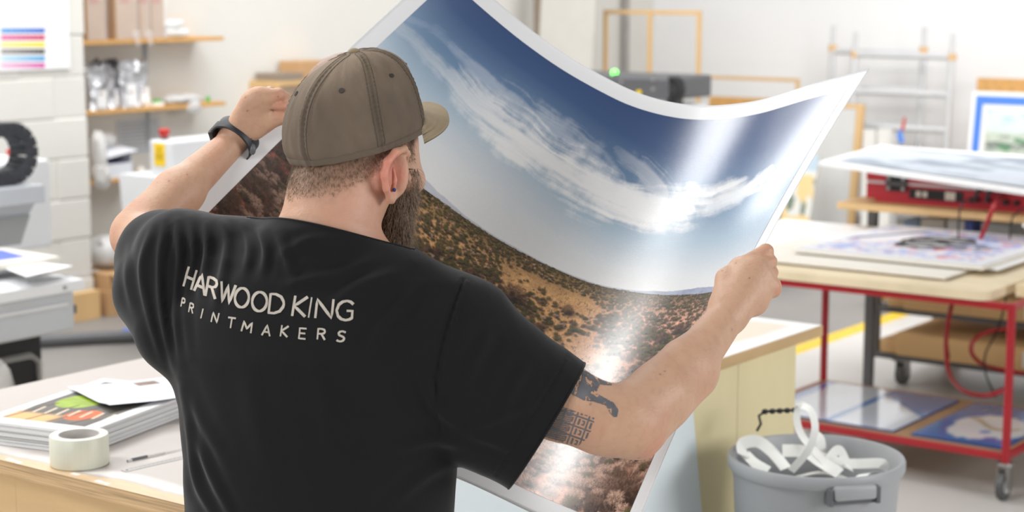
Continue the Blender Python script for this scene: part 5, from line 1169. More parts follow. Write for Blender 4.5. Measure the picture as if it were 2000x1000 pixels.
# left arm
B.cone(SHL, ELL, .050, .040, .03)
B.chain([ELL, c(345, 378, 2.965), WRL], [.0405, .037, .0255], .02)
B.cone(c(300, 425, 2.92), c(360, 372, 2.96), .034, .028, .025)
B.ell(c(255, 470, 2.92), I3, (.022, .025, .03), .02)
# left hand
_c = c; c = lambda x, y, D: c3(x, y, D+.085)
W_ = c(456, 274, 2.975)
for kn, r in zip([(486, 197, 2.935), (497, 190, 2.93), (510, 187, 2.93), (525, 193, 2.935)], (.0135, .0145, .015, .0145)):
    B.cone(W_, c(*kn), .0215, r, .012)
B.ell(c(497, 235, 2.955), I3, (.026, .032, .018), .015)
L_f = [[(486, 197, 2.935), (495, 188, 2.965), (508, 193, 2.985)], [(497, 190, 2.93), (508, 181, 2.96), (524, 189, 2.985)], [(510, 187, 2.93), (528, 181, 2.95), (546, 192, 2.975)],
       [(524, 188, 2.93), (545, 184, 2.935), (560, 191, 2.955)]]
for ch, r in zip(L_f, (.0095, .0100, .0105, .0105)): B.chain([c(*p) for p in ch], [r*1.25, r, r*.85], .0035)
B.chain([c(561, 201, 2.950), c(552, 207, 2.940), c(536, 207, 2.935)], [.0085, .0078, .0072], .0012)
B.chain([c(478, 258, 2.965), c(520, 236, 2.955), c(546, 228, 2.955), c(564, 217, 2.965)], [.02, .0165, .0125, .0095], .009)
c = c3
# right arm
B.cone(SHR, c(1095, 785, 2.555), .06, .0525, .03)
B.chain([c(1095, 785, 2.555), c(1175, 818, 2.555), c(1222, 828, 2.56)], [.0525, .0475, .047], .02)
B.chain([c(1222, 828, 2.56), c(1240, 838, 2.56), c(1256, 870, 2.565)], [.047, .0365, .0165], .018)
B.chain([c(1228, 818, 2.56), c(1290, 772, 2.60), c(1350, 708, 2.665), WRR], [.044, .0415, .0365, .0285], .02)
B.cone(c(1262, 778, 2.575), c(1330, 705, 2.64), .034, .028, .02)
B.cone(c(1270, 838, 2.575), c(1358, 738, 2.66), .024, .031, .02)
# right hand
W2 = c(1424, 612, 2.745)
R_k = [(1452, 521, 2.775), (1475, 520, 2.765), (1489, 538, 2.765), (1501, 558, 2.772)]
B.ell(c(1474, 590, 2.768), I3, (.021, .021, .017), .014)
for kn, r in zip(R_k, (.0165, .0165, .0165, .016)): B.cone(W2, c(*kn), .024, r, .014)
B.ell(c(1458, 570, 2.765), I3, (.028, .034, .02), .015)
R_f = [[(1456, 518, 2.775), (1496, 491, 2.79), (1488, 494, 2.855), (1472, 503, 2.875)], [(1477, 520, 2.765), (1504, 511, 2.79), (1496, 518, 2.86), (1478, 525, 2.88)],
       [(1489, 538, 2.765), (1507, 532, 2.79), (1499, 542, 2.86), (1482, 548, 2.88)], [(1500, 558, 2.772), (1511, 553, 2.80), (1502, 566, 2.855), (1486, 572, 2.87)]]
for ch, r in zip(R_f, (.0118, .0108, .0102, .0095)): B.chain([c(*p) for p in ch], [r*1.3, r, r*.9, r*.78], .0035)
B.ell(c(1514, 563, 2.775), I3, (.0095, .014, .012), .01)
B.chain([c(1412, 592, 2.75), c(1420, 545, 2.775), c(1443, 520, 2.795), c(1470, 503, 2.812)], [.021, .0165, .0125, .0095], .010)
V, Q = B.mesh(); Q = biggest(V, Q); V, Q, _ = compact(V, Q); del B.F
V = relax(V, Q, 2); N = vnormals(V, Q)
px, py = pixof(V)
def bandc(val, lo, hi, col, al=1.0):
    global SK
    k = (sstep(lo, hi, val)*al)[:, None]; SK = SK*(1-k)+lin(col)*k
SK = np.tile(lin([203, 163, 136]), (len(V), 1)); nz = fbm(V[:, 0]*16+V[:, 2]*9, V[:, 1]*16, 3, 4); nf = fbm(V[:, 0]*160+V[:, 2]*60, V[:, 1]*160, 9, 3)
bandc(nz, .42, .75, [200, 148, 122], .5); bandc(nf, .45, .8, [190, 146, 122], .35)
def near(p, r): return np.linalg.norm(V-np.array(p), axis=1)
def redden(p, r, col, al): bandc(-near(p, r), -r, -r*.35, col, al)
for p, r, a in [((1265, 872, 2.55), .035, .55), ((1500, 495, 2.78), .025, .3), ((1522, 565, 2.77), .02, .5), ((1505, 540, 2.78), .02, .35), ((545, 195, 2.93), .025, .4), ((550, 215, 2.94), .02, .4), ((252, 470, 2.9), .05, .35), ((500, 178, 2.93), .02, .35)]: redden(c(*p) if p[0] > 600 or p[0] < 300 else c3(p[0], p[1], p[2]+.085), r, [206, 128, 104], a*.7)
for p, r in [((765, 340, 2.56), .045), ]: redden(c(*p), r, [222, 134, 116], .9)
redden(hp(-.092, -.05, -.008), .035, [226, 110, 84], .9)
redden(c(700, 400, 2.56), .10, [212, 160, 138], .5)
# cropped hair: colour under the cap at the nape, sideburn
L = (V-HC); hr_, hu_, hf_ = L@hr, L@hu, L@hf
inhead = (np.linalg.norm(L, axis=1) < .17)
stub = inhead*sstep(-.084, -.040, hu_+.012*(nf-.5)+.12*np.clip(hf_, -.1, .0)*0-.02*sstep(0.0, .06, np.abs(hr_)-.035)*(hf_ < .02))*(hf_ < .05)*(~((np.linalg.norm(V-c(770, 340, 2.57), axis=1) < .05)&(hr_ > .078)))
stub = stub*(np.linalg.norm(V-hp(-.085, -.035, -.008), axis=1) > .034)
k = (stub*.62)[:, None]; SK = SK*(1-k)+lin([100, 80, 62])*k
# moles
rs = np.random.RandomState(4)
vis = np.where((N[:, 2] < -.3)&((py > 330)|(px < 560)))[0]
for j in rs.choice(vis, 60): k = sstep(.0022, .0008, near(V[j], 0))[:, None]*.6; SK = SK*(1-k)+lin([120, 76, 58])*k
person = empty('person', cam2w(c(620, 900, 2.63))*np.array([1, 1, 0]), 0, 'man seen from behind in black T-shirt and brown cap, holding up the print', 'person')
M['skin'] = mat('skin', 'ffffff', .48, attr='Col', var=.05, scale=60, bump=.12, bscale=220, spec=.4, sss=.12)
body = fastmesh('body', cam2w(V), Q, M['skin'], person); setcol(body, SK)
BODY_BVH = BVHTree.FromPolygons([Vector(x) for x in cam2w(V)], [tuple(x) for x in Q.tolist()])
NAPE = (V, N, stub, hu_)
# eyes
for sg in (-1, 1):
    p = cam2w(hp(sg*.031, -.028, .088)); mb = MB(); mb.sphere(tuple(p), .0125, seg=20); e = mb.build('eye', M['paper'], person, True)
    p2 = cam2w(hp(sg*.031, -.028, .0988)); mb = MB(); mb.sphere(tuple(p2), .0055, .003, .0055, seg=14); mb.build('iris', M['navy'], e, True)
# ---------------------------------------------------------------- hair and beard strands
def strands(name, P0, dirs, lens, rad, m, parent, seg=5, curl=.3, seed=1, droop=.5):
    rs = np.random.RandomState(seed); n = len(P0); P = P0.copy(); D_ = dirs.copy(); pts = [P.copy()]
    for k in range(seg):
        D_ = D_+world_down*droop/seg+rs.randn(n, 3)*curl/seg**.5; D_ /= np.linalg.norm(D_, axis=1)[:, None]; P = P+D_*(lens/seg)[:, None]; pts.append(P.copy())
    pts = np.stack(pts, 1); a = np.cross(D_, rs.randn(n, 3)); a /= np.linalg.norm(a, axis=1)[:, None]; b = np.cross(D_, a)
    Vv = []; 
    for k in range(seg+1):
        r_ = rad*(1-.8*k/seg)
        for j in range(3): an = 2*math.pi*j/3; Vv.append(pts[:, k]+r_*(a*math.cos(an)+b*math.sin(an)))
    Vv = np.stack(Vv, 1); m_ = (seg+1)*3; base = (np.arange(n)*m_)[:, None]; Fq = []
    for k in range(seg):
        for j in range(3): Fq.append(base+np.array([k*3+j, k*3+(j+1) % 3, (k+1)*3+(j+1) % 3, (k+1)*3+j]))
    return fastmesh(name, cam2w(Vv.reshape(-1, 3)), np.stack(Fq, 1).reshape(-1, 4), m, parent)
M['hair'] = mat('brown_hair', '806a54', .6, var=.3, scale=300)
M['beard'] = mat('brown_beard', '7c6654', .6, var=.35, scale=260, col2='b3a08c')
M['beard_core'] = mat('beard_shadow_hair', '4a3a2e', .8, var=.3, scale=120)
cand = np.where((stub > .25)&(hu_ < -.02)&(hu_ > -.1))[0]; pick = rs.choice(cand, 7000)
strands('hair', V[pick]+rs.randn(len(pick), 3)*.0013, N[pick]*.5+world_down*.8, (.0015+.004*np.clip(stub[pick], 0, 1))*(.6+.8*rs.rand(len(pick))), .00018, M['hair'], person, 2, .25, 3)
G_ = Field([-.25, -.13, 2.5], [.0, .04, 2.98], .004)
for sg in (-1, 1):
    G_.chain([hp(sg*.072, -.025, .018), hp(sg*.055, -.075, .024), hp(sg*.038, -.105, .038)], [.008, .016, .020], .02)
G_.chain([hp(-.01, -.108, .075), c(752, 420, 2.74), c(756, 470, 2.74), c(762, 520, 2.73)], [.024, .030, .028, .02], .02)
G_.chain([c(786, 350, 2.64), c(780, 395, 2.66), c(770, 440, 2.68), c(766, 500, 2.69)], [.012, .018, .022, .02], .02)
G_.cone(hp(-.024, -.066, .098), hp(.004, -.066, .101), .008, .008, .01)
V, Q = G_.mesh(); Q = biggest(V, Q); V, Q, _ = compact(V, Q); V = relax(V, Q, 2); N = vnormals(V, Q); V2 = V+N*(.004*(fbm(V[:, 0]*120, V[:, 1]*60+V[:, 2]*80, 3, 3)-.5))[:, None]
beard = fastmesh('beard', cam2w(V2-N*.003), Q, M['beard_core'], person)
_L = (V-HC)@hf; pick = rs.choice(np.where(_L < .088)[0], 9000); tan = world_down+.25*rs.randn(len(pick), 3); strands('beard_hairs', V[pick], N[pick]*.10+tan, .012+.022*rs.rand(len(pick)), .00036, M['beard'], beard, 5, .45, 5, .9)
# earring
mb = MB(); mb.sphere(tuple(cam2w(c(770, 371, 2.574))), .0028); mb.build('ear_stud', M['navy'], person, True)
# ---------------------------------------------------------------- cap
cap = None
nth, nt = 220, 60
seams = np.radians([0, 60, 120, 180, 240, 300])
th = np.linspace(0, 2*math.pi, nth, endpoint=False); tt = np.linspace(0, 1, nt)
TH, TT = np.meshgrid(th, tt, indexing='ij')
# theta measured from the back of the head towards the right ear
def capsurf(TH, TT, off=0):
    al = TT*math.pi/2; rr = np.cos(al)**.82; zz = np.sin(al)**.95
    rs_ = .0965+off; rf_ = .116+off; hgt = .109+off
    rad = 1/np.sqrt((np.sin(TH)/rs_)**2+(np.cos(TH)/rf_)**2)
    sd = np.min(np.abs((TH[..., None]-seams+math.pi) % (2*math.pi)-math.pi), axis=-1)*rad*np.maximum(rr, .05)
    groove = -.0028*np.exp(-(sd/.0012)**2)+.0014*np.exp(-((sd-.006)/.0025)**2)+.0021*np.exp(-(sd/.008)**2)*(.5+.5*np.sin(TT*150+TH*3))*(TT < .9)
    wr = .0035*(fbm(np.cos(TH)*3+4, np.sin(TH)*3+TT*3, 4, 4)-.5)*2+.003*(fbm(TH*7, TT*2.2, 8, 4)-.5)*(1-TT)*2
    low = TT < .001
    rad2 = rad*rr+groove+wr; inw = -.006*np.exp(-(TT/.05)**2)+.004*np.sin(np.clip(TT/.8, 0, 1)*math.pi)
    rad2 = rad2+inw*(rr > .15)
    base = -.030-.010*np.cos(TH)*0
    z = base+(hgt-base)*zz; shx = .033*np.clip(zz, 0, 1)**2.5
    z = z+.010*np.exp(-(TT/.15)**2)*np.cos(TH+math.pi)*-.2
    return HC+(-hf)*(rad2*np.cos(TH))[..., None]+hr*(rad2*np.sin(TH)+shx)[..., None]+hu*z[..., None]
P = capsurf(TH, TT); idx = np.arange(nth*nt).reshape(nth, nt); nx = np.roll(idx, -1, 0)
Fq = np.stack([idx[:, :-1], nx[:, :-1], nx[:, 1:], idx[:, 1:]], -1).reshape(-1, 4)
Pin = capsurf(TH, np.zeros_like(TT)+0, -.004); Pi = P.copy(); Pin2 = HC+(P-HC)*.965
Vc = np.concatenate([P.reshape(-1, 3), Pin2.reshape(-1, 3)]); n0 = nth*nt
rim = np.stack([nx[:, 0], idx[:, 0], idx[:, 0]+n0, nx[:, 0]+n0], 1)
M['cap'] = mat('olive_brown_cotton', 'ffffff', .9, attr='Col', var=.10, scale=14, bump=.25, bscale=900)
M['cap_th'] = mat('brown_thread', '5c5043', .9)
M['cap_b'] = mat('cap_brim_cotton', 'a08f74', .85, var=.05, scale=30, bump=.2, bscale=800)
M['cap_d'] = mat('dark_thread', '3c3630', .8)
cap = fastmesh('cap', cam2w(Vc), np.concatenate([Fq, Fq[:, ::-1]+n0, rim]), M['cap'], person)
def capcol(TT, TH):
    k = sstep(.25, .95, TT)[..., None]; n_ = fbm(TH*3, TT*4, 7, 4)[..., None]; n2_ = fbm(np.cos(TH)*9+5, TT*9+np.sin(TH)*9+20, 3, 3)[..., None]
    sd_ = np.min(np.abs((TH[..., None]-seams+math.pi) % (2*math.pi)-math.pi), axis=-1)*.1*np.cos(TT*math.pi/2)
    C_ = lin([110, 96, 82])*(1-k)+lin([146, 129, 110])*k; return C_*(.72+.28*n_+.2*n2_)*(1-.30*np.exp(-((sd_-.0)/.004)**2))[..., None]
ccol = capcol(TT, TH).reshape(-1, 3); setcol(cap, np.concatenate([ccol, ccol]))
# hem band at the lower edge
hb = []
for k, (t0, o0) in enumerate([(0, .0016), (.035, .0012), (.038, .0)]): hb.append(capsurf(th, np.full(nth, t0), o0))
Vh = np.concatenate(hb); i_ = np.arange(nth); j_ = (i_+1) % nth
cb_ = fastmesh('cap_band', cam2w(Vh), np.concatenate([np.stack([i_+k*nth, j_+k*nth, j_+(k+1)*nth, i_+(k+1)*nth], 1) for k in (0, 1)]), M['cap'], cap); setcol(cb_, np.tile(lin([103, 90, 77]), (3*nth, 1)))
mb = MB(); mb.sphere(tuple(cam2w(HC+hu*.1095+hr*.033)), .0085, .0085, .005); mb.build('cap_button', M['cap_b'], cap, True)
for k in range(6):
    a_e = math.radians(30+60*k); p = capsurf(np.array([a_e]), np.array([.50]), .0008)[0]; p2 = capsurf(np.array([a_e]), np.array([.50]), -.01)[0]
    d = (p-p2)/np.linalg.norm(p-p2); a = cam2w(p-d*.001); b = cam2w(p+d*.0007); mb = MB(); mb.cyl(tuple(a), tuple(b), .0040, n=16); mb.build('eyelet', M['cap_d'], cap, True)
# stitched seam lines
for k in range(6):
    for sgn in (-1, 1):
        t_ = np.linspace(.03, .95, 50); off = sgn*.0060; rad_ = .103*np.cos(t_*math.pi/2)**.82
        T_ = seams[k]+off/np.maximum(rad_, .02); pts = capsurf(T_, t_, .0002)
        for q in (0,): mb = MB(); mb.tube([tuple(x) for x in cam2w(pts)], .00045, 5); mb.build('seam_stitching', M['cap_th'], cap, True)
# brim
nu_, nv_ = 60, 24; U, Vv = np.meshgrid(np.linspace(-1, 1, nu_), np.linspace(0, 1, nv_), indexing='ij')
ang_ = U*1.14; rad0 = .1145; ext = .068*np.clip(1-np.abs(U)**3.2, 0, 1)**.5
lx = np.sin(ang_)*.0965*(1.0)+0*U; ly = np.cos(ang_)*.106+ext*Vv
lx = lx*(1+.10*Vv*(1-np.abs(U)**4)); lz = -.009-.030*(lx/.09)**2*(.25+.75*Vv)-.004*Vv+.0006*np.sin(Vv*60)*(Vv < .97)
PB = HC+hr*lx[..., None]+hf*ly[..., None]+hu*lz[..., None]; nb = nu_*nv_; i_ = np.arange(nb).reshape(nu_, nv_)
Fb = np.stack([i_[:-1, :-1], i_[1:, :-1], i_[1:, 1:], i_[:-1, 1:]], -1).reshape(-1, 4)
def edges(a, o): a = np.asarray(a); return np.stack([a[:-1], a[1:], a[1:]+o, a[:-1]+o], 1)
Fbb = np.concatenate([Fb, Fb[:, ::-1]+nb, edges(i_[:, -1], nb), edges(i_[::-1, 0], nb), edges(i_[0], nb), edges(i_[-1, ::-1], nb)])
fastmesh('brim', cam2w(np.concatenate([PB.reshape(-1, 3), (PB-hu*.0035).reshape(-1, 3)])), Fbb, M['cap_b'], cap)
# ---------------------------------------------------------------- T-shirt
S = Field([-.62, -.10, 2.34], [.18, .66, 2.98], .0042)
rows_ = np.array([[430, 632, 40, 2.60, .045], [455, 628, 95, 2.60, .060], [480, 622, 150, 2.605, .075], [510, 618, 210, 2.61, .092], [550, 620, 262, 2.615, .108], [620, 612, 290, 2.62, .120], [700, 606, 296, 2.62, .126], [800, 616, 280, 2.62, .126], [900, 619, 274, 2.63, .126], [1000, 615, 271, 2.645, .13], [1150, 612, 276, 2.67, .134], [1330, 612, 280, 2.70, .138]], float)
yy = (rows_[:, 0]-500)/F*2.62; cx_ = (rows_[:, 1]-1000)/F*2.60; hw_ = rows_[:, 2]/F*2.60
w, (X, Y, Z) = S.win([-.9, -.10, 2.2], [.4, .60, 3.0])
cx = np.interp(Y, yy, cx_); hw = np.interp(Y, yy, hw_); cD = np.interp(Y, yy, rows_[:, 3]); hd = np.interp(Y, yy, rows_[:, 4])
xx = (X-cx); dd = (Z-cD+.20*xx); q = (np.abs(xx/hw)**2.35+np.abs(dd/hd)**2.35)**(1/2.35)
d = (q-1)*np.minimum(hw, hd)*.95; d = np.maximum(d, (Y-.565)); d = np.maximum(d, -.062-Y); S.put(w, np.broadcast_to(d, S.F[w].shape), .01)
S.cone(c(590, 484, 2.60), c(352, 492, 2.67), .040, .060, .04)
S.cone(c(680, 492, 2.59), c(890, 642, 2.56), .043, .068, .04)
S.chain([c(632, 425, 2.605), c(625, 470, 2.60)], [.070, .085], .03)
# left sleeve, hanging fabric under the raised arm
S.chain([c(360, 506, 2.68), c(320, 500, 2.77), c(302, 489, 2.90)], [.067, .065, .062], .03)
S.chain([c(340, 560, 2.68), c(296, 560, 2.72), c(292, 530, 2.80)], [.05, .041, .040], .04)
S.chain([c(330, 640, 2.66), c(300, 590, 2.70)], [.05, .044], .05)
# right sleeve
S.chain([c(890, 690, 2.56), c(985, 770, 2.555), c(1075, 832, 2.555), c(1130, 868, 2.555)], [.104, .092, .0905, .090], .04, flat=(0, 0, 1), ff=.74)
S.chain([c(885, 745, 2.57), c(960, 838, 2.56), c(1030, 882, 2.56)], [.06, .05, .05], .03, flat=(0, 0, 1), ff=.8)
V, Q = S.mesh(); Q = biggest(V, Q); V, Q, _ = compact(V, Q); del S.F
V = relax(V, Q, 6, .55); N = vnormals(V, Q)
# folds: ridges that follow the cloth, fading with distance
px, py = pixof(V); facing = np.clip(-N[:, 2]*1.6, 0, 1); disp = np.zeros(len(V))
def fold(pts, w, amp, face=True, taper=True):
    global disp
    pts = crom(np.array(pts, float), 10); best = np.full(len(V), 1e9); tt_ = np.zeros(len(V))
    for i in range(len(pts)-1):
        a, b = pts[i], pts[i+1]; d = b-a; L_ = np.hypot(*d)+1e-9; t = np.clip(((px-a[0])*d[0]+(py-a[1])*d[1])/L_**2, 0, 1); r = np.hypot(px-a[0]-t*d[0], py-a[1]-t*d[1]); k = r < best; best = np.where(k, r, best); tt_ = np.where(k, (i+t)/(len(pts)-1), tt_)
    g = np.exp(-(best/w)**2)-.35*np.exp(-((best-w*1.8)/w)**2); ta = np.sin(np.clip(tt_, .02, .98)*math.pi)**.6 if taper else 1
    disp += amp*g*ta*facing
for pts, w, a in [([(345, 432), (352, 500), (345, 600), (352, 720)], 8, .006), ([(322, 430), (312, 520), (318, 620), (345, 740)], 7, .0045), ([(372, 425), (378, 500), (362, 590), (368, 700)], 8, .0045),
    ([(300, 440), (276, 520), (290, 610), (318, 700)], 7, .004), ([(400, 428), (405, 490), (392, 570)], 8, .005), ([(430, 425), (445, 470), (438, 530), (420, 600)], 9, .0055), ([(470, 430), (488, 480), (478, 540)], 8, .0045),
    ([(505, 440), (520, 490), (512, 540)], 8, .0045), ([(545, 455), (560, 500), (572, 545)], 9, .004), ([(255, 470), (248, 540), (262, 610)], 7, .003),
    ([(720, 510), (660, 535), (600, 545), (555, 560)], 10, .004), ([(780, 530), (700, 560), (640, 600)], 11, .004), ([(820, 560), (760, 620), (720, 690)], 12, .0035), ([(660, 470), (600, 470), (545, 500)], 9, .0035),
    ([(352, 740), (368, 840), (385, 940), (420, 1010)], 8, .006), ([(350, 800), (352, 880), (365, 980)], 7, .005), ([(372, 830), (410, 920), (460, 1020)], 9, .0045), ([(345, 700), (380, 800), (440, 900)], 12, .003),
    ([(905, 870), (840, 860), (770, 880)], 11, .004), ([(890, 900), (830, 930), (760, 990)], 12, .004), ([(895, 830), (850, 790), (820, 720)], 10, .0045), ([(900, 850), (960, 820), (1040, 790)], 10, .003),
    ([(960, 640), (930, 700), (900, 760)], 12, .003), ([(1000, 880), (960, 860), (915, 850)], 9, .003), ([(1040, 700), (1000, 760), (975, 830)], 11, .002), ([(600, 700), (640, 800), (650, 900)], 22, .002), ([(480, 700), (500, 820), (540, 930)], 22, .002)]:
    fold(pts, w, a*1.05)
disp += .0022*(fbm(V[:, 0]*14+V[:, 2]*8, V[:, 1]*9, 5, 4)-.5)*2
# sewn shoulder seams and collar stitch
def groove(pts, w=2.4, amp=-.0018): fold(pts, w, amp, taper=False)
groove([(905, 545), (886, 600), (868, 660), (856, 720), (850, 790), (862, 850)], 3.2, -.0026)
groove([(912, 549), (893, 604), (876, 662), (864, 722), (858, 790)], 3.5, .0018)
groove([(338, 440), (328, 500), (322, 570), (330, 640)], 2.6, -.0016)
groove([(1112, 694), (1046, 803), (968, 928)], 2.4, -.0016); groove([(1105, 690), (1039, 799), (961, 924)], 2.4, .0009)
V = V+N*disp[:, None]
Vw = cam2w(V)
me = bpy.data.meshes.new('tmp'); bm = bmesh.new(); vs = [bm.verts.new(x) for x in Vw.tolist()]; bm.verts.ensure_lookup_table()
for f in Q.tolist():
    try: bm.faces.new([vs[i] for i in f])
    except ValueError: pass
def cut(p, n, inside):
    p, n = cam2w(np.array(p)), cam2w(np.array(n, float))-cam2w(np.zeros(3)); p, n = Vector(p), Vector(n).normalized()
    fs = [f for f in bm.faces if inside(f.calc_center_median())]; g = set(fs)
    for f in fs: g.update(f.edges); g.update(f.verts)
    bmesh.ops.bisect_plane(bm, geom=list(g), plane_co=p, plane_no=n, clear_outer=True)
def camof(co): q = np.array(co)-np.array([0, 0, H]); return np.array([q[0], -q[1]*SP-q[2]*CP, q[1]*CP-q[2]*SP])
# right sleeve hem
nR = np.array([.853, .521, .0]); pR = c(1070, 827, 2.555); cut(pR, nR, lambda co: camof(co)[0] > -.02 and camof(co)[1] > .05)
# left sleeve hem: plane across the upper arm
nL = np.array([-.42, -.02, .90]); nL /= np.linalg.norm(nL); pL = c(300, 490, 2.815); cut(pL, nL, lambda co: camof(co)[0] < -.47 and camof(co)[1] < .20 and camof(co)[2] > 2.72)
# waist hem, neck hole
cut(c(615, 1215, 2.7), world_down, lambda co: camof(co)[1] > .4)
nK = np.array([.22, -.95, .13]); nK /= np.linalg.norm(nK); pK = c(640, 447, 2.54)
cut(pK, nK, lambda co: abs(camof(co)[0]+.262) < .120 and camof(co)[1] < .06)
bm.to_mesh(me); bm.free()
M['shirt'] = mat('black_cotton', '151518', .82, var=.10, scale=4, bump=.15, bscale=1400, spec=.25)
nt_ = M['shirt'].node_tree; nt_.nodes['Principled BSDF'].inputs['Sheen Weight'].default_value = .22; nt_.nodes['Principled BSDF'].inputs['Sheen Roughness'].default_value = .4
inv = np.array(wmat(person).inverted()); me.transform(Matrix(inv.tolist()))
shirt = bpy.data.objects.new('t_shirt', me); COL.objects.link(shirt); shirt.parent = person; me.materials.append(M['shirt']); me.polygons.foreach_set('use_smooth', np.ones(len(me.polygons), dtype=bool))
# open edge loops -> rolled hems
bm = bmesh.new(); bm.from_mesh(me); be = [e for e in bm.edges if len(e.link_faces) == 1]; loops = []; left = set(be)
while left:
    e = left.pop(); lp = [e.verts[0], e.verts[1]]
    while True:
        nxt = [x for x in lp[-1].link_edges if x in left]
        if not nxt: break
        left.discard(nxt[0]); lp.append(nxt[0].other_vert(lp[-1]))
    if len(lp) > 40: loops.append([np.array((Matrix.Translation(person.location)@v_.co)[:]) for v_ in lp])
bm.free()
so = shirt.modifiers.new('thickness', 'SOLIDIFY'); so.thickness = .0016; so.offset = -1
for lp in loops:
    A = np.array(lp); 
    if np.linalg.norm(A[0]-A[-1]) < 1e-5: A = A[:-1]
    k = np.hanning(13); k /= k.sum(); A = np.stack([np.convolve(np.r_[A[-6:, i], A[:, i], A[:6, i]], k, 'valid') for i in range(3)], 1)
    A = A[::3]; cc = camof(A.mean(0)); isneck = cc[1] < .05 and abs(cc[0]+.27) < .14
    r_ = .0017; print('loop', len(A), cc, isneck)
    mb = MB(); mb.tube([tuple(x) for x in A], r_, 6, closed=True); mb.build('collar_edge' if isneck else 'hem_edge', M['shirt'], shirt, True)
    if isneck: NECK = A
shirt_w = [Vector(x) for x in (np.array([v_.co[:] for v_ in me.vertices])+np.array(person.location))]
SH_BVH = BVHTree.FromPolygons(shirt_w, [tuple(p.vertices) for p in me.polygons])
CAMP = Vector((0, 0, H))
def hit(bvh, x, y, off=.0006):
    d = (Vector(PD(x, y, 1.0))-CAMP).normalized(); r = bvh.ray_cast(CAMP, d)
    if r[0] is None: return None
    n_ = r[1]; n_ = -n_ if n_.dot(d) > 0 else n_
    return np.array(r[0]+n_*off)
# collar rib: a second row of stitching below the neckline
# ---------------------------------------------------------------- lettering printed on the back
GL = {'H': [[(0, 0), (0, 1)], [(.62, 0), (.62, 1)], [(0, .5), (.62, .5)]], 'A': [[(0, 0), (.34, 1), (.68, 0)], [(.12, .33), (.56, .33)]], 'R': [[(0, 0), (0, 1), (.28, 1), (.46, .93), (.52, .76), (.46, .6), (.28, .52), (0, .52)], [(.26, .52), (.54, 0)]],
      'W': [[(0, 1), (.24, 0), (.46, .95), (.68, 0), (.92, 1)]], 'O': [[(.43+.43*math.cos(a), .5+.5*math.sin(a)) for a in np.linspace(0, 2*math.pi, 29)]], 'D': [[(0, 0), (0, 1), (.25, 1), (.5, .88), (.63, .65), (.66, .5), (.63, .35), (.5, .12), (.25, 0), (0, 0)]],
      'K': [[(0, 0), (0, 1)], [(.56, 1), (.03, .5), (.58, 0)]], 'I': [[(0, 0), (0, 1)]], 'N': [[(0, 0), (0, 1), (.62, 0), (.62, 1)]], 'G': [[(.74, .84), (.62, .95), (.45, 1), (.25, .95), (.09, .8), (0, .5), (.09, .2), (.25, .05), (.45, 0), (.62, .04), (.74, .12), (.74, .48), (.5, .48)]],
      'P': [[(0, 0), (0, 1), (.28, 1), (.48, .93), (.54, .74), (.48, .56), (.28, .48), (0, .48)]], 'T': [[(.3, 0), (.3, 1)], [(0, 1), (.6, 1)]], 'M': [[(0, 0), (.06, 1), (.38, .3), (.70, 1), (.76, 0)]], 'E': [[(.5, 1), (0, 1), (0, 0), (.5, 0)], [(0, .52), (.44, .52)]],
      'S': [[(.5, .9), (.3, 1), (.12, .96), (.03, .8), (.1, .62), (.4, .45), (.5, .28), (.42, .08), (.25, 0), (.05, .06), (0, .12)]]}
def lettering(word_pos, m, name, parent, th=3.6, bvh=None):
    V_, F_ = [], []
    for ch, o, xv, yv in word_pos:         # glyph, pixel origin, pixel x vector (per unit), pixel y vector
        for st in GL[ch]:
            P = []
            for a, b in zip(st[:-1], st[1:]):
                for k in range(4): t = k/4; P.append((a[0]+(b[0]-a[0])*t, a[1]+(b[1]-a[1])*t))
            P.append(st[-1]); P = np.array(P); Z_ = np.array(o)+P[:, :1]*np.array(xv)+P[:, 1:]*np.array(yv)
            T_ = np.gradient(Z_, axis=0); T_ /= np.linalg.norm(T_, axis=1)[:, None]+1e-9; Nn = np.stack([-T_[:, 1], T_[:, 0]], 1); Z_[0] -= T_[0]*th*.3; Z_[-1] += T_[-1]*th*.3
            sq = min(1, np.linalg.norm(xv)/30.); wv = th*(.5*(np.abs(Nn[:, 1])+np.abs(Nn[:, 0])*max(.55, sq)))
            L_ = [hit(bvh, *(z+n_*w_)) for z, n_, w_ in zip(Z_, Nn, wv)]; R_ = [hit(bvh, *(z-n_*w_)) for z, n_, w_ in zip(Z_, Nn, wv)]; C_m = [hit(bvh, *z) for z in Z_]
            for i in range(len(Z_)-1):
                for A_, B2 in ((L_, C_m), (C_m, R_)):
                    q_ = [A_[i], A_[i+1], B2[i+1], B2[i]]
                    if any(x is None for x in q_): continue
                    k = len(V_); V_ += q_; F_.append([k, k+1, k+2, k+3])
    return meshobj(name, V_, F_, m, parent)
M['txt'] = mat('beige_screen_print', 'c9c0b4', .8, var=.08, scale=60)
W1 = [('H', (359, 558), (24, 11), (10, -36)), ('A', (380, 567), (29, 13), (5, -36)), ('R', (402, 577), (34, 11), (6, -36)), ('W', (432, 553), (33, 9), (0, 0)), ('O', (457, 598), (31, 5), (5, -37)), ('O', (491, 606), (33, 4), (4, -37)), ('D', (525, 611), (42, 3), (4, -37)),
      ('K', (571, 616), (42, 3), (6, -37)), ('I', (603, 619), (0, 0), (6, -37)), ('N', (616, 620), (51, 3), (4, -36)), ('G', (656, 625), (42, 1), (3, -38))]
W1[3] = ('W', (427, 588), (30, 8), (6, -37))
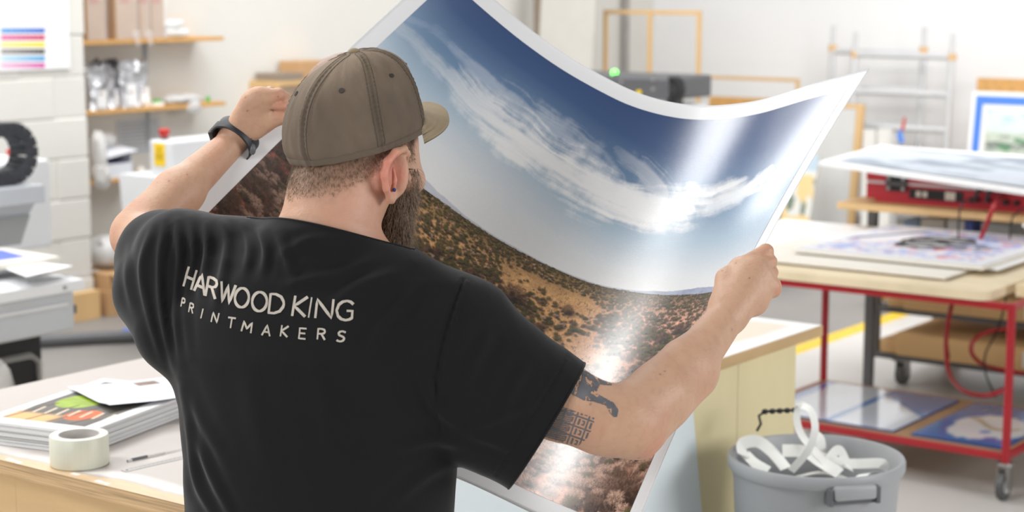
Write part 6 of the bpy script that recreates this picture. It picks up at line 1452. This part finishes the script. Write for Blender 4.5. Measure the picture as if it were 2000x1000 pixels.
W2 = [('P', (354, 598), (10, 5), (3, -16)), ('R', (369, 609), (14, 5), (3, -17)), ('I', (393, 621), (0, 0), (4, -17)), ('N', (413, 628), (18, 4), (4, -18)), ('T', (444, 639), (22, 3), (3, -19)), ('M', (472, 646), (24, 5), (4, -19)), ('A', (512, 654), (22, 3), (3, -20)), ('K', (548, 656), (22, 3), (3, -20)), ('E', (584, 661), (24, 2), (2, -20)), ('R', (620, 662), (26, 2), (2, -20)), ('S', (658, 667), (28, 0), (3, -20))]
lettering(W1, M['txt'], 'back_lettering', shirt, 4.2, SH_BVH); lettering(W2, M['txt'], 'back_lettering', shirt, 3.2, SH_BVH)
# ---------------------------------------------------------------- tattoos (ink lying on the skin)
def inside(poly, x, y):
    r = False; n_ = len(poly); j = n_-1
    for i in range(n_):
        if ((poly[i][1] > y) != (poly[j][1] > y)) and (x < (poly[j][0]-poly[i][0])*(y-poly[i][1])/(poly[j][1]-poly[i][1])+poly[i][0]): r = not r
        j = i
    return r
def cr4(p): return (900+p[0]/2.858, 650+p[1]/2.858)
V_, F_, C_c = [], [], []
polyA = [cr4(p) for p in [(660, 205), (700, 215), (740, 240), (775, 285), (752, 335), (800, 362), (850, 388), (858, 400), (878, 430), (870, 468), (855, 470), (832, 450), (810, 405), (740, 383), (690, 378), (640, 352), (608, 335), (640, 280)]]
polyB = [cr4(p) for p in [(555, 408), (620, 430), (690, 455), (746, 474), (736, 530), (700, 590), (655, 630), (590, 618), (520, 595), (460, 575), (500, 500)]]
polyC = [cr4(p) for p in [(760, 250), (800, 270), (842, 285), (838, 293), (780, 288)]]
stp = .8
for poly, kind in ((polyA, 0), (polyB, 1), (polyC, 0)):
    xs, ys = [p[0] for p in poly], [p[1] for p in poly]
    for x in np.arange(min(xs), max(xs), stp):
        for y in np.arange(min(ys), max(ys), stp):
            if not inside(poly, x, y): continue
            if kind == 0:
                a = float(fbm(x*.16+y*.05, y*.10-x*.10, 3, 3)); dk = a > .37 or vn(x*.5, y*.5, 2) > .8
            else:
                u_ = (x-1060)*.94+(y-850)*.34; v_ = -(x-1060)*.34+(y-850)*.94; gx, gy = (u_/24) % 1, ((v_+60)/20) % 1
                dk = gx < .12 or gy < .14
                if u_ < 42: dk = dk or (abs(((v_*.9+u_*.5)/3.6) % 1-.5) < .27) or vn(x*.15, y*.15, 8) > .72
                else: dk = dk or (.3 < gx < .46 and .25 < gy < .85) or (.62 < gx < .86 and .3 < gy < .42) or (.62 < gx < .86 and .66 < gy < .78) or (.74 < gx < .86 and .3 < gy < .78)
            if not dk: continue
            q_ = [hit(BODY_BVH, x+dx*stp, y+dy*stp, .0005) for dx, dy in ((0, 0), (1, 0), (1, 1), (0, 1))]
            if any(z is None for z in q_): continue
            if w2pix(q_[0])[2] < 2.4: continue
            k = len(V_); V_ += q_; F_.append([k, k+1, k+2, k+3])
tat = meshobj('tattoo', V_, F_, mat('faded_tattoo_ink', '6c6d72', .55, var=.15, scale=80), person)
# ---------------------------------------------------------------- watch
wc = c(459, 271, 3.055); axw = c(490, 232, 3.09)-c(420, 312, 3.02); axw /= np.linalg.norm(axw)
e_a = np.cross(axw, [0, 0, 1.]); e_a /= np.linalg.norm(e_a); e_b = np.cross(axw, e_a)
nW = 64; prof = [(-.015, .0), (-.015, .0024), (-.013, .003), (.013, .003), (.015, .0024), (.015, .0)]
Vw_, Fw = [], []
for i in range(nW):
    a = 2*math.pi*i/nW; ra, rb = .0365, .0345
    for t_, o_ in prof: Vw_.append(wc+axw*t_+e_a*math.cos(a)*(ra+o_)+e_b*math.sin(a)*(rb+o_))
for i in range(nW):
    for k in range(6): Fw.append([i*6+k, i*6+(k+1) % 6, ((i+1) % nW)*6+(k+1) % 6, ((i+1) % nW)*6+k])
M['watch'] = mat('black_silicone', '2a2c31', .5, var=.05)
watch = fastmesh('watch_strap', cam2w(np.array(Vw_)), np.array(Fw), M['watch'], person)
sgn = 1 if e_a[0] < 0 else -1
dW = e_a*sgn*.8+np.array([0, 0, 1.])*.6; dW -= axw*(dW@axw); dW /= np.linalg.norm(dW); sd = np.cross(axw, dW)
def wbox(name, cen, hx, hy, hz, m, par):       # along axw, sd, dW
    T = Matrix([[*(cam2w(axw)-cam2w(np.zeros(3)))], [*(cam2w(sd)-cam2w(np.zeros(3)))], [*(cam2w(dW)-cam2w(np.zeros(3)))]]).transposed().to_4x4(); T.translation = Vector(cam2w(cen))
    mb = MB(T); mb.box(-hx, hx, -hy, hy, -hz, hz, .003); return mb.build(name, m, par, True)
wbox('watch_case', wc+dW*.037, .017, .018, .005, M['black'], watch)
dB = -dW*.2+e_a*-sgn*.9-np.array([0, 0, .5]); dB -= axw*(dB@axw); dB /= np.linalg.norm(dB)
for k in range(5):
    an = -.25-.16*k; d_ = (-e_a*sgn)*math.cos(an)+np.array([0, 0, -1.])*0; pz = c(486+k*2.2, 258+k*6, 0.0)
    h_ = None
WB_BVH = BVHTree.FromPolygons([Vector(x) for x in cam2w(np.array(Vw_))], [tuple(x) for x in Fw])
for k in range(5):
    h0 = hit(WB_BVH, 487+k*1.9, 259+k*5.6, .0002)
    if h0 is not None: mb = MB(); mb.sphere(tuple(h0), .0014, seg=10); mb.build('strap_hole', M['black'], watch, True)
h0 = hit(WB_BVH, 492, 291, .001)
if h0 is not None:
    mb = MB(); mb.sphere(tuple(h0), .006, .006, .010, seg=12); mb.build('buckle', M['trolley'], watch, True)
# ---------------------------------------------------------------- trousers and shoes below the frame
Lw = Field([-.62, .40, 2.42], [.02, 1.95, 3.25], .012)
fx = lambda x, z, y: np.array(camof((x, y, z)))
X0, Y0 = float(person.location.x), float(person.location.y)
def g3(dx, dy, z): return camof((X0+dx, Y0+dy, z))
Lw.cone(g3(-.07, .02, 1.0), g3(.07, .02, 1.0), .122, .122, .03); Lw.cone(g3(-.09, .02, .92), g3(-.11, .02, .5), .105, .075, .03); Lw.cone(g3(.09, .02, .92), g3(.11, .02, .5), .105, .075, .03)
Lw.cone(g3(-.11, .02, .5), g3(-.12, .0, .08), .075, .06, .02); Lw.cone(g3(.11, .02, .5), g3(.12, .0, .08), .075, .06, .02)
V, Q = Lw.mesh(); V = relax(V, Q, 2); fastmesh('trousers', cam2w(V), Q, mat('dark_denim', '2c3440', .8, var=.1), person)
for sg in (-1, 1):
    mb = MB(); mb.sphere((X0+sg*.12, Y0+.06, .045), .05, .14, .05); mb.box(X0+sg*.12-.048, X0+sg*.12+.048, Y0-.09, Y0+.2, 0, .025, .01); mb.build('shoe', M['black'], person, True)
